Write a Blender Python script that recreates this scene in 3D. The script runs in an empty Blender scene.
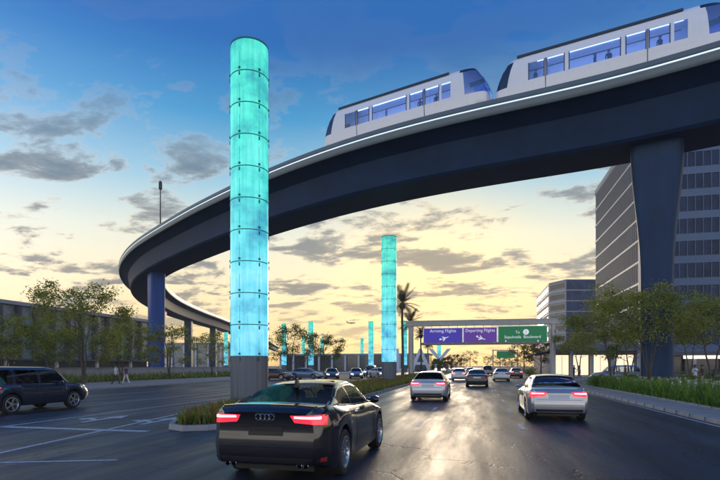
import bpy, bmesh, math, random
from mathutils import Vector, Matrix
from mathutils.bvhtree import BVHTree
from bisect import bisect_right
R = math.radians
PI = math.pi
rnd = random.Random(11)
SC = bpy.context.scene
C = SC.collection

# ------------------------------------------------------------------ frame of reference
# X to the right of the road, Y along the road, Z up; the camera looks 13 degrees left of the road.
EYE = 1.75
YAW = R(13.0)
FPX = 510.0
CS, SN = math.cos(YAW), math.sin(YAW)
def wp(px, d):
    """ground point seen in photo column px at depth d"""
    xc = (px - 360) / FPX * d
    return (xc * CS - d * SN, xc * SN + d * CS)
def cw(xc, d):
    return (xc * CS - d * SN, xc * SN + d * CS)

# ------------------------------------------------------------------ materials
MATS = {}
def nt(m):
    m.use_nodes = True
    t = m.node_tree
    t.nodes.clear()
    return t
def mat(name, col, rough=0.5, metal=0.0, var=0.0, scale=4.0, bump=0.0, bscale=30.0, emit=None, estr=0.0, coat=0.0, spec=0.5, rvar=0.0, trans=0.0, stretch=None):
    if name in MATS: return MATS[name]
    m = bpy.data.materials.new(name)
    t = nt(m); N = t.nodes; L = t.links
    o = N.new('ShaderNodeOutputMaterial'); p = N.new('ShaderNodeBsdfPrincipled')
    L.new(p.outputs[0], o.inputs[0])
    c = (*col, 1)
    p.inputs['Base Color'].default_value = c
    p.inputs['Roughness'].default_value = rough
    p.inputs['Metallic'].default_value = metal
    p.inputs['Specular IOR Level'].default_value = spec
    p.inputs['Coat Weight'].default_value = coat
    p.inputs['Coat Roughness'].default_value = 0.05
    p.inputs['Transmission Weight'].default_value = trans
    if emit:
        p.inputs['Emission Color'].default_value = (*emit, 1)
        p.inputs['Emission Strength'].default_value = estr
    if var or bump or rvar:
        tc = N.new('ShaderNodeTexCoord')
        mp = N.new('ShaderNodeMapping')
        L.new(tc.outputs['Object'], mp.inputs[0])
        if stretch: mp.inputs['Scale'].default_value = stretch
    if var or rvar:
        n = N.new('ShaderNodeTexNoise'); n.inputs['Scale'].default_value = scale; n.inputs['Detail'].default_value = 6; n.inputs['Roughness'].default_value = 0.65
        L.new(mp.outputs[0], n.inputs[0])
    if var:
        cr = N.new('ShaderNodeValToRGB')
        a = [max(0, x * (1 - var)) for x in col]; b = [min(1, x * (1 + var)) for x in col]
        cr.color_ramp.elements[0].position = 0.3; cr.color_ramp.elements[0].color = (*a, 1)
        cr.color_ramp.elements[1].position = 0.7; cr.color_ramp.elements[1].color = (*b, 1)
        L.new(n.outputs['Fac'], cr.inputs[0]); L.new(cr.outputs[0], p.inputs['Base Color'])
    if rvar:
        mr = N.new('ShaderNodeMapRange')
        mr.inputs['From Min'].default_value = 0.3; mr.inputs['From Max'].default_value = 0.7
        mr.inputs['To Min'].default_value = max(0.02, rough - rvar); mr.inputs['To Max'].default_value = min(1, rough + rvar)
        L.new(n.outputs['Fac'], mr.inputs[0]); L.new(mr.outputs[0], p.inputs['Roughness'])
    if bump:
        n2 = N.new('ShaderNodeTexNoise'); n2.inputs['Scale'].default_value = bscale; n2.inputs['Detail'].default_value = 5
        L.new(mp.outputs[0], n2.inputs[0])
        bp = N.new('ShaderNodeBump'); bp.inputs['Strength'].default_value = bump; bp.inputs['Distance'].default_value = 0.02
        L.new(n2.outputs['Fac'], bp.inputs['Height']); L.new(bp.outputs[0], p.inputs['Normal'])
    MATS[name] = m
    return m

def glass_mat(name, tint, refl=0.12, rough=0.02, opac=0.0, opcol=(0.02, 0.03, 0.05), ior=1.5):
    """thin pane: tinted see-through mixed with a mirror by angle"""
    if name in MATS: return MATS[name]
    m = bpy.data.materials.new(name)
    t = nt(m); N = t.nodes; L = t.links
    o = N.new('ShaderNodeOutputMaterial')
    tr = N.new('ShaderNodeBsdfTransparent'); tr.inputs[0].default_value = (*tint, 1)
    df = N.new('ShaderNodeBsdfDiffuse'); df.inputs[0].default_value = (*opcol, 1)
    g = N.new('ShaderNodeBsdfGlossy'); g.inputs['Roughness'].default_value = rough; g.inputs[0].default_value = (0.95, 0.97, 1, 1)
    mx0 = N.new('ShaderNodeMixShader'); mx0.inputs[0].default_value = opac
    L.new(tr.outputs[0], mx0.inputs[1]); L.new(df.outputs[0], mx0.inputs[2])
    fr = N.new('ShaderNodeFresnel'); fr.inputs[0].default_value = ior
    ad = N.new('ShaderNodeMath'); ad.operation = 'ADD'; ad.use_clamp = True; ad.inputs[1].default_value = refl
    L.new(fr.outputs[0], ad.inputs[0])
    mx = N.new('ShaderNodeMixShader')
    L.new(ad.outputs[0], mx.inputs[0]); L.new(mx0.outputs[0], mx.inputs[1]); L.new(g.outputs[0], mx.inputs[2])
    L.new(mx.outputs[0], o.inputs[0])
    MATS[name] = m
    return m

def leaf_mat(name, c1, c2, transl=0.35):
    if name in MATS: return MATS[name]
    m = bpy.data.materials.new(name)
    t = nt(m); N = t.nodes; L = t.links
    o = N.new('ShaderNodeOutputMaterial')
    tc = N.new('ShaderNodeTexCoord')
    n = N.new('ShaderNodeTexNoise'); n.inputs['Scale'].default_value = 3.2; n.inputs['Detail'].default_value = 9; n.inputs['Roughness'].default_value = 0.8
    L.new(tc.outputs['Object'], n.inputs[0])
    cr = N.new('ShaderNodeValToRGB')
    cr.color_ramp.elements[0].position = 0.40; cr.color_ramp.elements[0].color = (*c1, 1)
    cr.color_ramp.elements[1].position = 0.62; cr.color_ramp.elements[1].color = (*c2, 1)
    L.new(n.outputs['Fac'], cr.inputs[0])
    p = N.new('ShaderNodeBsdfPrincipled'); p.inputs['Roughness'].default_value = 0.42; p.inputs['Specular IOR Level'].default_value = 0.3
    L.new(cr.outputs[0], p.inputs['Base Color'])
    tl = N.new('ShaderNodeBsdfTranslucent'); L.new(cr.outputs[0], tl.inputs[0])
    mx = N.new('ShaderNodeMixShader'); mx.inputs[0].default_value = transl
    L.new(p.outputs[0], mx.inputs[1]); L.new(tl.outputs[0], mx.inputs[2]); L.new(mx.outputs[0], o.inputs[0])
    MATS[name] = m
    return m

# ------------------------------------------------------------------ mesh builder
class MB:
    def __init__(s): s.v = []; s.f = []; s.m = []; s.weld = False
    def add(s, vs, fs, mi=0):
        b = len(s.v); s.v += [tuple(v) for v in vs]
        for f in fs: s.f.append([i + b for i in f]); s.m.append(mi)
    def box(s, c, d, mi=0, rz=0.0, rx=0.0, ry=0.0):
        x, y, z = d[0] / 2, d[1] / 2, d[2] / 2
        vs = [Vector(p) for p in ((-x,-y,-z),(x,-y,-z),(x,y,-z),(-x,y,-z),(-x,-y,z),(x,-y,z),(x,y,z),(-x,y,z))]
        if rz or rx or ry:
            M = Matrix.Rotation(rz, 3, 'Z') @ Matrix.Rotation(ry, 3, 'Y') @ Matrix.Rotation(rx, 3, 'X')
            vs = [M @ v for v in vs]
        c = Vector(c)
        s.add([v + c for v in vs], [(0,3,2,1),(4,5,6,7),(0,1,5,4),(1,2,6,5),(2,3,7,6),(3,0,4,7)], mi)
    def ext(s, x0, x1, y0, y1, z0, z1, mi=0):
        s.box(((x0+x1)/2,(y0+y1)/2,(z0+z1)/2),(x1-x0,y1-y0,z1-z0),mi)
    def loft(s, rings, closed=True, caps=True, mi=0):
        n = len(rings[0]); b = len(s.v)
        for r in rings: s.v += [tuple(p) for p in r]
        for i in range(len(rings) - 1):
            for j in range(n if closed else n - 1):
                k = (j + 1) % n
                s.f.append([b + i*n + j, b + i*n + k, b + (i+1)*n + k, b + (i+1)*n + j]); s.m.append(mi)
        if caps and closed:
            s.f.append([b + j for j in range(n)][::-1]); s.m.append(mi)
            s.f.append([b + (len(rings)-1)*n + j for j in range(n)]); s.m.append(mi)
    def tube(s, pts, rad, seg=8, mi=0, caps=True):
        pts = [Vector(p) for p in pts]
        if not hasattr(rad, '__len__'): rad = [rad] * len(pts)
        rings = []
        up = Vector((0.13, 0.21, 1))
        for i, p in enumerate(pts):
            a = pts[max(0, i-1)]; c = pts[min(len(pts)-1, i+1)]
            d = (c - a)
            d = d.normalized() if d.length > 1e-9 else Vector((0,0,1))
            u = d.cross(up)
            if u.length < 0.05: u = d.cross(Vector((1, 0, 0.2)))
            u.normalize(); w = d.cross(u)
            rings.append([p + (u*math.cos(2*PI*k/seg) + w*math.sin(2*PI*k/seg)) * rad[i] for k in range(seg)])
        s.loft(rings, True, caps, mi)
    def cyl(s, c, r, h, seg=24, mi=0, r2=None):
        r2 = r if r2 is None else r2
        s.loft([[(c[0]+q*math.cos(2*PI*k/seg), c[1]+q*math.sin(2*PI*k/seg), z) for k in range(seg)] for q, z in ((r, c[2]), (r2, c[2]+h))], True, True, mi)
    def lathe(s, prof, seg=32, axis='Z', c=(0,0,0), mi=0, closed_prof=False):
        n = len(prof); b = len(s.v)
        for k in range(seg):
            a = 2*PI*k/seg
            for r, h in prof:
                x, y = r*math.cos(a), r*math.sin(a)
                s.v.append((c[0]+h, c[1]+x, c[2]+y) if axis == 'X' else (c[0]+x, c[1]+y, c[2]+h))
        m = n if closed_prof else n - 1
        for k in range(seg):
            k2 = (k+1) % seg
            for j in range(m):
                j2 = (j+1) % n
                s.f.append([b+k*n+j, b+k2*n+j, b+k2*n+j2, b+k*n+j2]); s.m.append(mi)
    def prism(s, poly, z0, z1, mi=0):
        s.loft([[(x, y, z0) for x, y in poly], [(x, y, z1) for x, y in poly]], True, True, mi)
    def plate(s, poly, origin, u, v, n, t, mi=0):
        """flat polygon (u,v coordinates) with thickness t along n"""
        o, u, v, n = Vector(origin), Vector(u), Vector(v), Vector(n)
        s.loft([[o+u*a+v*b for a, b in poly], [o+u*a+v*b+n*t for a, b in poly]], True, True, mi)
    def mesh(s, name, mats, smooth=None, bevel=0):
        me = bpy.data.meshes.new(name)
        me.from_pydata(s.v, [], s.f)
        for m in (mats if isinstance(mats, (list, tuple)) else [mats]): me.materials.append(m)
        if any(s.m): me.polygons.foreach_set('material_index', s.m)
        bm = bmesh.new(); bm.from_mesh(me)
        if s.weld: bmesh.ops.remove_doubles(bm, verts=bm.verts, dist=1e-5)
        if bevel:
            es = [e for e in bm.edges if len(e.link_faces) == 2 and e.calc_face_angle(0) > 0.6]
            bmesh.ops.bevel(bm, geom=es, offset=bevel, segments=2, affect='EDGES', clamp_overlap=True)
        bmesh.ops.recalc_face_normals(bm, faces=bm.faces)
        if smooth is not None:
            for f in bm.faces: f.smooth = True
            for e in bm.edges: e.smooth = not (len(e.link_faces) == 2 and e.calc_face_angle(0) > R(smooth))
        bm.to_mesh(me); bm.free()
        return me
    def build(s, name, mats, parent=None, smooth=None, bevel=0):
        return link(name, s.mesh(name, mats, smooth, bevel), parent)

def link(name, me, parent=None):
    o = bpy.data.objects.new(name, me)
    C.objects.link(o)
    if parent: o.parent = parent
    return o
def tag(o, label=None, cat=None, group=None, kind=None):
    if label: o['label'] = label
    if cat: o['category'] = cat
    if group: o['group'] = group
    if kind: o['kind'] = kind
    return o
def thing(name, label, cat, loc=(0,0,0), rz=0.0, group=None):
    o = bpy.data.objects.new(name, None); C.objects.link(o)
    o.empty_display_size = 0.2
    o.location = loc; o.rotation_euler = (0, 0, rz)
    return tag(o, label, cat, group)
def struct(name, mb, m, smooth=None, bevel=0):
    return tag(mb.build(name, m, None, smooth, bevel), kind='structure')
def copy_tree(o, parent=None):
    c = o.copy(); C.objects.link(c)
    if parent: c.parent = parent
    for ch in list(o.children): copy_tree(ch, c)
    return c
def interp(pts, x):
    """smooth monotone interpolation through (x, y) pairs"""
    xs = [p[0] for p in pts]; ys = [p[1] for p in pts]
    if x <= xs[0]: return ys[0]
    if x >= xs[-1]: return ys[-1]
    i = bisect_right(xs, x) - 1
    def sl(k): return (ys[k+1]-ys[k])/(xs[k+1]-xs[k])
    def tan(k):
        if k == 0: return sl(0)
        if k == len(xs)-1: return sl(k-1)
        a, b = sl(k-1), sl(k)
        return 0 if a*b <= 0 else 2*a*b/(a+b)
    h = xs[i+1]-xs[i]; t = (x-xs[i])/h
    return ((2*t**3-3*t**2+1)*ys[i] + (t**3-2*t**2+t)*h*tan(i) + (-2*t**3+3*t**2)*ys[i+1] + (t**3-t**2)*h*tan(i+1))
def sstep(a, b, x):
    t = min(1, max(0, (x-a)/(b-a))); return t*t*(3-2*t)
def catmull(P, step):
    P = [Vector(p) for p in P]; out = []
    for i in range(len(P)-1):
        p0 = P[max(0,i-1)]; p1 = P[i]; p2 = P[i+1]; p3 = P[min(len(P)-1,i+2)]
        n = max(1, int((p2-p1).length/step))
        for k in range(n):
            t = k/n
            out.append(0.5*((2*p1)+(p2-p0)*t+(2*p0-5*p1+4*p2-p3)*t*t+(3*p1-p0-3*p2+p3)*t**3))
    out.append(P[-1]); return out
def text_mesh(body, size, name, m, parent=None, extr=0.01, align='CENTER', shear=0.0):
    cu = bpy.data.curves.new('lettering', 'FONT')
    cu.body = body; cu.size = size; cu.extrude = extr; cu.align_x = align; cu.shear = shear
    to = bpy.data.objects.new('lettering', cu); C.objects.link(to)
    bpy.context.view_layer.update()
    me = bpy.data.meshes.new_from_object(to.evaluated_get(bpy.context.evaluated_depsgraph_get()))
    bpy.data.objects.remove(to); bpy.data.curves.remove(cu)
    me.materials.clear(); me.materials.append(m)
    return link(name, me, parent)

# ------------------------------------------------------------------ shared materials
M_white = mat('white paint', (0.75, 0.76, 0.78), 0.35, var=0.05, scale=2)
M_black = mat('black trim', (0.012, 0.012, 0.014), 0.45)
M_rubber = mat('tyre rubber', (0.018, 0.018, 0.019), 0.8, bump=0.2, bscale=60)
M_alloy = mat('wheel alloy', (0.55, 0.57, 0.6), 0.28, 0.9)
M_alloy_dark = mat('wheel well metal', (0.03, 0.03, 0.035), 0.5, 0.5)
M_chrome = mat('chrome trim', (0.75, 0.76, 0.78), 0.12, 1.0)
M_int = mat('cabin upholstery', (0.035, 0.033, 0.033), 0.7, var=0.2, scale=8)
M_carglass = glass_mat('car window glass', (0.62, 0.66, 0.70), 0.0)
M_heroglass = glass_mat('coupe window glass', (0.66, 0.70, 0.74), 0.0, ior=1.07)
M_red = mat('lit tail lamp', (0.35, 0.01, 0.02), 0.2, emit=(1.0, 0.025, 0.05), estr=1.4, coat=0.6)
M_redhot = mat('lit brake strip', (0.6, 0.2, 0.25), 0.2, emit=(1.0, 0.36, 0.48), estr=6.0)
M_head = mat('lit head lamp', (0.8, 0.8, 0.78), 0.15, emit=(1, 0.93, 0.8), estr=3.5)
M_plate = mat('number plate', (0.6, 0.6, 0.6), 0.4)

def paint(name, col, metal=0.3, rough=0.3):
    return mat('car paint ' + name, col, rough, metal, coat=1.0, var=0.04, scale=1.5)

# ------------------------------------------------------------------ cars
STY = {
 'coupe': dict(L=4.64, wb=2.76, ro=1.02, wr=0.345, ra=0.40, gmax=0.44, zbot=0.19,
    deck=[(-2.32,0.985),(-2.2,1.055),(-1.8,1.065),(-1.0,1.02),(0,0.965),(0.95,0.945),(1.5,0.87),(2.0,0.77),(2.22,0.68),(2.32,0.58)],
    roof=[(-1.78,0.0),(-1.5,0.075),(-0.72,0.32),(-0.25,0.395),(0.2,0.415),(0.45,0.385),(1.12,0.0)],
    width=[(-2.32,0.72),(-2.22,0.825),(-1.95,0.90),(-1.4,0.93),(-0.5,0.905),(0.6,0.905),(1.4,0.925),(1.9,0.885),(2.2,0.78),(2.32,0.62)],
    wroof=0.56, belt=0.86, tail=[(0.15,0.13),(0.35,0.03),(0.55,0.0),(0.72,0.035),(0.9,0.03),(1.0,0.0)], nose=[(0.2,0.1),(0.45,0.0),(0.7,0.12)],
    win=(-1.25,0.80), pill=[(-0.42,-0.34)], ws=(0.40,1.10), rw=(-1.72,-0.72)),
 'sedan': dict(L=4.85, wb=2.85, ro=1.1, wr=0.335, ra=0.385, gmax=0.47, zbot=0.2,
    deck=[(-2.42,0.88),(-2.3,0.99),(-1.9,1.03),(-1.0,1.0),(0,0.97),(0.95,0.96),(1.5,0.90),(2.0,0.80),(2.3,0.69),(2.42,0.58)],
    roof=[(-1.9,0.0),(-1.6,0.12),(-0.95,0.40),(-0.4,0.46),(0.2,0.465),(0.5,0.43),(1.25,0.0)],
    width=[(-2.42,0.74),(-2.3,0.84),(-2.0,0.90),(-1.4,0.925),(-0.5,0.92),(0.6,0.92),(1.4,0.92),(2.0,0.87),(2.3,0.76),(2.42,0.62)],
    wroof=0.58, belt=0.87, tail=[(0.15,0.12),(0.35,0.02),(0.55,0.0),(0.75,0.04),(0.9,0.05),(1.0,0.02)], nose=[(0.2,0.1),(0.45,0.0),(0.7,0.12)],
    win=(-1.45,0.92), pill=[(-0.32,-0.22)], ws=(0.46,1.22), rw=(-1.82,-0.92)),
 'suv': dict(L=4.9, wb=2.85, ro=1.05, wr=0.37, ra=0.43, gmax=0.66, zbot=0.3,
    deck=[(-2.45,0.95),(-2.36,1.08),(-1.8,1.12),(-1.0,1.10),(0,1.08),(1.0,1.09),(1.6,1.06),(2.1,0.98),(2.35,0.86),(2.45,0.74)],
    roof=[(-2.38,0.10),(-2.3,0.22),(-1.95,0.60),(-1.4,0.68),(0.2,0.70),(0.6,0.64),(1.3,0.0)],
    width=[(-2.45,0.80),(-2.36,0.87),(-2.0,0.92),(-1.4,0.95),(-0.5,0.94),(0.6,0.94),(1.4,0.95),(2.0,0.91),(2.35,0.80),(2.45,0.68)],
    wroof=0.68, belt=0.9, tail=[(0.2,0.1),(0.45,0.0),(0.7,0.03),(1.0,0.05),(1.3,0.1),(1.8,0.25)], nose=[(0.3,0.08),(0.6,0.0),(1.0,0.1)],
    win=(-2.15,0.98), pill=[(-1.30,-1.18),(-0.22,-0.10)], ws=(0.56,1.28), rw=(-2.44,-2.0)),
}
def car(style, pm, label, cat, loc, rz, group=None, hero=False, lamps=True, name='parked_car', heads=False, width=1.0):
    S = STY[style]; L2 = S['L']/2
    yr = -L2 + S['ro']; yf = yr + S['wb']; wr = S['wr']; ra = S['ra']; zw = wr
    root = thing(name, label, cat, (loc[0], loc[1], 0.006), rz, group)
    ys = set()
    n = 84 if hero else 60
    for i in range(n+1): ys.add(round(-L2 + 2*L2*i/n, 4))
    for ya in (yr, yf):
        for k in range(13): ys.add(round(ya - ra*math.cos(PI*k/12)*0.9995, 4))
        ys.add(round(ya-ra*1.004, 4)); ys.add(round(ya+ra*1.004, 4))
    for e in (0.015, 0.04, 0.08, 0.12): ys.add(round(L2-e, 4)); ys.add(round(-L2+e, 4))
    for a in (S['win'], S['ws'], S['rw'], *S['pill']):
        for q in a: ys.add(round(q, 4))
    ys = sorted(ys)
    out = [ys[0]]
    for y in ys[1:]:
        if y - out[-1] > 0.0045: out.append(y)
    ys = out
    rings = []
    for y in ys:
        w = interp(S['width'], y) * width; zd = interp(S['deck'], y)
        g = interp(S['roof'], y) if S['roof'][0][0] < y < S['roof'][-1][0] else (S['roof'][0][1] if y <= S['roof'][0][0] else 0)
        if y <= S['roof'][0][0]: g *= sstep(-L2, S['roof'][0][0], y)
        t = min(1, g / S['gmax'])
        zl = S['zbot'] + 0.10*sstep(L2-0.5, L2, abs(y))
        for ya in (yr, yf):
            if abs(y-ya) < ra: zl = max(zl, zw + math.sqrt(max(0, ra*ra-(y-ya)**2)))
        zs = zd - 0.035
        h = max(0.02, zs - zl)
        wb = w*S['belt']; wr_ = wb*0.96*(1-t) + S['wroof']*width*t
        zr = zd + g
        P = [(0, zl), (w*0.80, zl), (w*0.955, zl+0.012), (w*0.985, zl+0.10*h), (w*0.997, zl+0.40*h), (w, zl+0.62*h), (w*0.985, zl+0.82*h), (w*0.955, zl+0.93*h), (w*0.91, zs+0.012),
             (wb, zd+0.004)]
        e0 = (wb - 0.012*t, zd+0.012 + 0.03*t)
        e1 = (wr_, zr-0.045*t+0.012)
        for q in (0.0, 0.3, 0.6, 0.88):
            bul = 0.022*math.sin(PI*q)*t
            P.append((e0[0]+(e1[0]-e0[0])*q+bul, e0[1]+(e1[1]-e0[1])*q))
        P += [(wr_-0.01*t, e1[1]-0.004), (wr_-0.075*max(t,0.3), zr-0.016*t+0.014), (wr_*0.62, zr+0.018*(1-t)+0.006*t+0.012), (wr_*0.3, zr+0.02*(1-t)+0.016*t+0.013), (0, zr+0.022*(1-t)+0.02*t+0.013)]
        ring = []
        for x, z in P:
            yy = y + sstep(L2-0.75, L2, -y)*interp(S['tail'], z) - sstep(L2-0.75, L2, y)*interp(S['nose'], z)
            ring.append((x, yy, z))
        rings.append((y, t, ring))
    nP = len(rings[0][2])
    full = []
    for y, t, ring in rings:
        full.append([(-x, yy, z) for x, yy, z in ring[::-1][:-1]] + [p for p in ring])  # top centre down left side ... bottom ... reversed
    # left ring is reversed without the shared bottom point: order top(-0) .. -> bottom centre -> right .. top
    nn = len(full[0])
    idx_of = lambda side, k: (nP-1-k) if side < 0 else (nP-1+k)
    verts = [p for r in full for p in r]
    groups = {'body': [], 'side_window': [], 'windscreen': [], 'rear_window': []}
    def inr(y0, y1, a): return a[0]-1e-4 <= y0 and y1 <= a[1]+1e-4
    for i in range(len(full)-1):
        y0, t0 = rings[i][0], rings[i][1]; y1, t1 = rings[i+1][0], rings[i+1][1]
        for side in (-1, 1):
            for k in range(nP-1):
                a, b = idx_of(side, k), idx_of(side, k+1)
                f = [i*nn+a, i*nn+b, (i+1)*nn+b, (i+1)*nn+a]
                if side < 0: f = f[::-1]
                key = 'body'
                if 10 <= k <= 12 and inr(y0, y1, S['win']) and min(t0, t1) > 0.06 and not any(inr(y0, y1, q) for q in S['pill']):
                    key = 'side_window' + ('' if side < 0 else '_')
                elif k >= 15 and inr(y0, y1, S['ws']): key = 'windscreen'
                elif k >= 15 and inr(y0, y1, S['rw']): key = 'rear_window'
                groups.setdefault(key, []).append(f)
    for e, i in ((0, 0), (1, len(full)-1)):
        for k in range(nP-1):
            a, b, c, d = idx_of(-1, k), idx_of(-1, k+1), idx_of(1, k+1), idx_of(1, k)
            f = [i*nn+a, i*nn+b, i*nn+c, i*nn+d]
            f = [q for j, q in enumerate(f) if q not in f[:j]]
            groups['body'].append(f)
    bvh = BVHTree.FromPolygons([Vector(v) for v in verts], [f for g in groups.values() for f in g])
    def sub(fs):
        mb = MB(); mp = {}; mb.weld = True
        for f in fs:
            q = []
            for i in f:
                if i not in mp: mp[i] = len(mb.v); mb.v.append(verts[i])
                q.append(mp[i])
            mb.f.append(q); mb.m.append(0)
        return mb
    body = sub(groups['body']).build('body', pm, root, 38)
    for key in groups:
        if key != 'body' and groups[key]:
            mb = sub(groups[key])
            mb.v = [(x, y, z) for x, y, z in mb.v]
            mb.build(key.strip('_'), M_heroglass if hero else M_carglass, root, 60)
    def patch(cor, axis, sgn, off, thick, nu=10, nv=4):
        """four corners given in the two coordinates facing the axis, draped on the body"""
        A = []; B = []
        for i in range(nu+1):
            for j in range(nv+1):
                u, v = i/nu, j/nv
                a = [(cor[0][q]*(1-u)+cor[1][q]*u)*(1-v)+(cor[3][q]*(1-u)+cor[2][q]*u)*v for q in (0, 1)]
                if axis == 'y': o = Vector((a[0], sgn*9, a[1])); d = Vector((0, -sgn, 0))
                elif axis == 'x': o = Vector((sgn*9, a[0], a[1])); d = Vector((-sgn, 0, 0))
                else: o = Vector((a[0], a[1], 9)); d = Vector((0, 0, -1))
                h = bvh.ray_cast(o, d)
                p = h[0] if h[0] is not None else bvh.find_nearest(o + d*(9-L2*(axis == 'y')-0.9*(axis == 'x')))[0]
                A.append(p - d*off); B.append(p - d*(off-thick))
        mb = MB(); W = nv+1
        fs = []
        n1 = len(A)
        for i in range(nu):
            for j in range(nv):
                q = [i*W+j, (i+1)*W+j, (i+1)*W+j+1, i*W+j+1]
                fs.append(q); fs.append([k+n1 for k in q][::-1])
        edge = [i*W for i in range(nu+1)] + [nu*W+j for j in range(1, W)] + [i*W+nv for i in range(nu-1, -1, -1)] + [j for j in range(nv-1, 0, -1)]
        for i in range(len(edge)):
            a, b = edge[i], edge[(i+1) % len(edge)]
            fs.append([a, b, b+n1, a+n1])
        mb.add(A+B, fs)
        return mb
    zt = interp(S['deck'], -L2+0.2)
    wt = interp(S['width'], -L2+0.1) * width
    # rear lamps, wrapped round the corner
    red = M_red if lamps else mat('dark tail lamp', (0.18, 0.008, 0.012), 0.2, coat=0.5)
    for s in (-1, 1):
        lamp = patch([(s*0.42, zt-0.20), (s*wt*1.04, zt-0.23), (s*wt*1.03, zt-0.06), (s*0.36, zt-0.075)] if not hero else [(s*0.44, zt-0.185), (s*wt*1.04, zt-0.215), (s*wt*1.03, zt-0.075), (s*0.38, zt-0.09)], 'y', -1, 0.012, 0.06, 14, 5).build('tail_light', red, root, 50)
        if lamps:
            patch([(s*0.44, zt-0.125), (s*wt*0.97, zt-0.135), (s*wt*0.97, zt-0.10), (s*0.44, zt-0.10)], 'y', -1, 0.018, 0.02, 12, 2).build('brake_strip', M_redhot, lamp)
        zf = interp(S['deck'], L2-0.3); wf = interp(S['width'], L2-0.25) * width
        patch([(s*0.42, zf-0.20), (s*wf*0.98, zf-0.16), (s*wf*0.95, zf-0.04), (s*0.46, zf-0.10)], 'y', 1, 0.012, 0.05, 12, 4).build('headlight', M_head if heads else mat('clear head lamp', (0.5, 0.52, 0.55), 0.1, 0.3, coat=1), root, 50)
        # side details
        for yd in ((0.05,) if style == 'coupe' else (0.05, -0.95)):
            patch([(yd-0.42, zt-0.17), (yd-0.20, zt-0.17), (yd-0.20, zt-0.135), (yd-0.42, zt-0.135)], 'x', s, 0.03, 0.03, 4, 2).build('door_handle', pm if not hero else M_chrome, root)
        mir = MB()
        wm = interp(S['width'], 0.7) * width
        zm = interp(S['deck'], 0.7) + 0.07
        mir.loft([[(s*(wm*0.86+dx), 0.78+ry*math.cos(a)-0.02*k, zm+rz_*math.sin(a)) for a in [2*PI*q/10 for q in range(10)]] for k, (dx, ry, rz_) in enumerate(((0.0, 0.02, 0.015), (0.08, 0.025, 0.02), (0.10, 0.07, 0.06), (0.2, 0.085, 0.072), (0.26, 0.05, 0.045)))])
        mir.build('wing_mirror', pm, root, 50)
    patch([(-0.30, zt-0.28), (0.30, zt-0.28), (0.30, zt-0.15), (-0.30, zt-0.15)] if not hero else [(-0.26, zt-0.37), (0.26, zt-0.37), (0.26, zt-0.255), (-0.26, zt-0.255)], 'y', -1, 0.012, 0.02, 6, 2).build('number_plate', M_plate if not hero else mat('dull number plate', (0.014, 0.012, 0.014), 0.3), root)
    patch([(-wt*0.9, S['zbot']+0.09), (wt*0.9, S['zbot']+0.09), (wt*0.96, S['zbot']+0.20), (-wt*0.96, S['zbot']+0.20)], 'y', -1, 0.01, 0.03, 14, 3).build('rear_valance', M_black, root, 50)
    if heads or hero or style == 'suv':
        zf = interp(S['deck'], L2-0.2)
        patch([(-0.38, 0.36), (0.38, 0.36), (0.42, zf-0.14), (-0.42, zf-0.14)], 'y', 1, 0.01, 0.03, 8, 4).build('grille', M_black, root, 50)
    # seams cut lines: a door edge and the boot lid edge
    def seam(ptsf, axis, sgn, nm, m=M_black, w=0.005):
        mb = MB(); pts = []
        for a in ptsf:
            if axis == 'x': o = Vector((sgn*9, a[0], a[1])); d = Vector((-sgn, 0, 0))
            elif axis == 'y': o = Vector((a[0], sgn*9, a[1])); d = Vector((0, -sgn, 0))
            else: o = Vector((a[0], a[1], 9)); d = Vector((0, 0, -1))
            h = bvh.ray_cast(o, d)
            if h[0] is not None: pts.append(h[0])
        if len(pts) > 1: mb.tube(pts, w, 5); mb.build(nm, m, root)
    zb0 = S['zbot']+0.06
    for s in (-1, 1):
        yd0 = yf-ra-0.14
        ends = [(-0.48 if style == 'coupe' else -0.25)] if style == 'coupe' else [-0.25, yr+0.12]
        zz = [zb0+(zt-0.08-zb0)*k/8 for k in range(9)]
        seam([(yd0, z) for z in zz], 'x', s, 'door_seam')
        for ye in ends: seam([(ye, z) for z in zz if z > zb0+0.02], 'x', s, 'door_seam')
        if hero:  # bright line round the side glass and rocker
            pts = [(y, interp(S['deck'], y)+0.02) for y in [S['win'][0]+(S['win'][1]-S['win'][0])*k/30 for k in range(31)]]
            seam(pts, 'x', s, 'window_trim', M_chrome, 0.009)
            up = [(y, interp(S['deck'], y)+interp(S['roof'], y)-0.035) for y in [S['win'][0]+0.02+(S['win'][1]-S['win'][0]-0.04)*k/40 for k in range(41)]]
            seam(up, 'x', s, 'window_trim', M_chrome, 0.009)
            seam([(y, zt-0.30) for y in [yr+ra*0.9+(yf-ra-yr-ra)*k/20 for k in range(21)]], 'x', s, 'body_crease', pm, 0.008)
    seam([(x, zt-0.245) for x in [-wt*0.9+2*wt*0.9*k/16 for k in range(17)]] if hero else [(x, zt-0.31) for x in [-wt*0.8+2*wt*0.8*k/16 for k in range(17)]], 'y', -1, 'boot_seam')
    seam([(x, zb0+0.28) for x in [-wt*0.98+2*wt*0.98*k/20 for k in range(21)]], 'y', -1, 'bumper_seam')
    # cabin
    ib = MB()
    wi = 0.74*width
    ib.ext(-wi, wi, S['rw'][0]+0.45 if style != 'suv' else -2.1, 1.0, zt-0.42, zt-0.36)
    ib.ext(-wi, wi, 0.72, 0.98, zt-0.4, zt-0.02)
    ib.ext(-wi*0.95, wi*0.95, -1.45 if style != 'suv' else -1.55, -1.2 if style != 'suv' else -1.35, zt-0.4, zt+0.02)
    ib.build('cabin', M_int, root, bevel=0.02)
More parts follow.
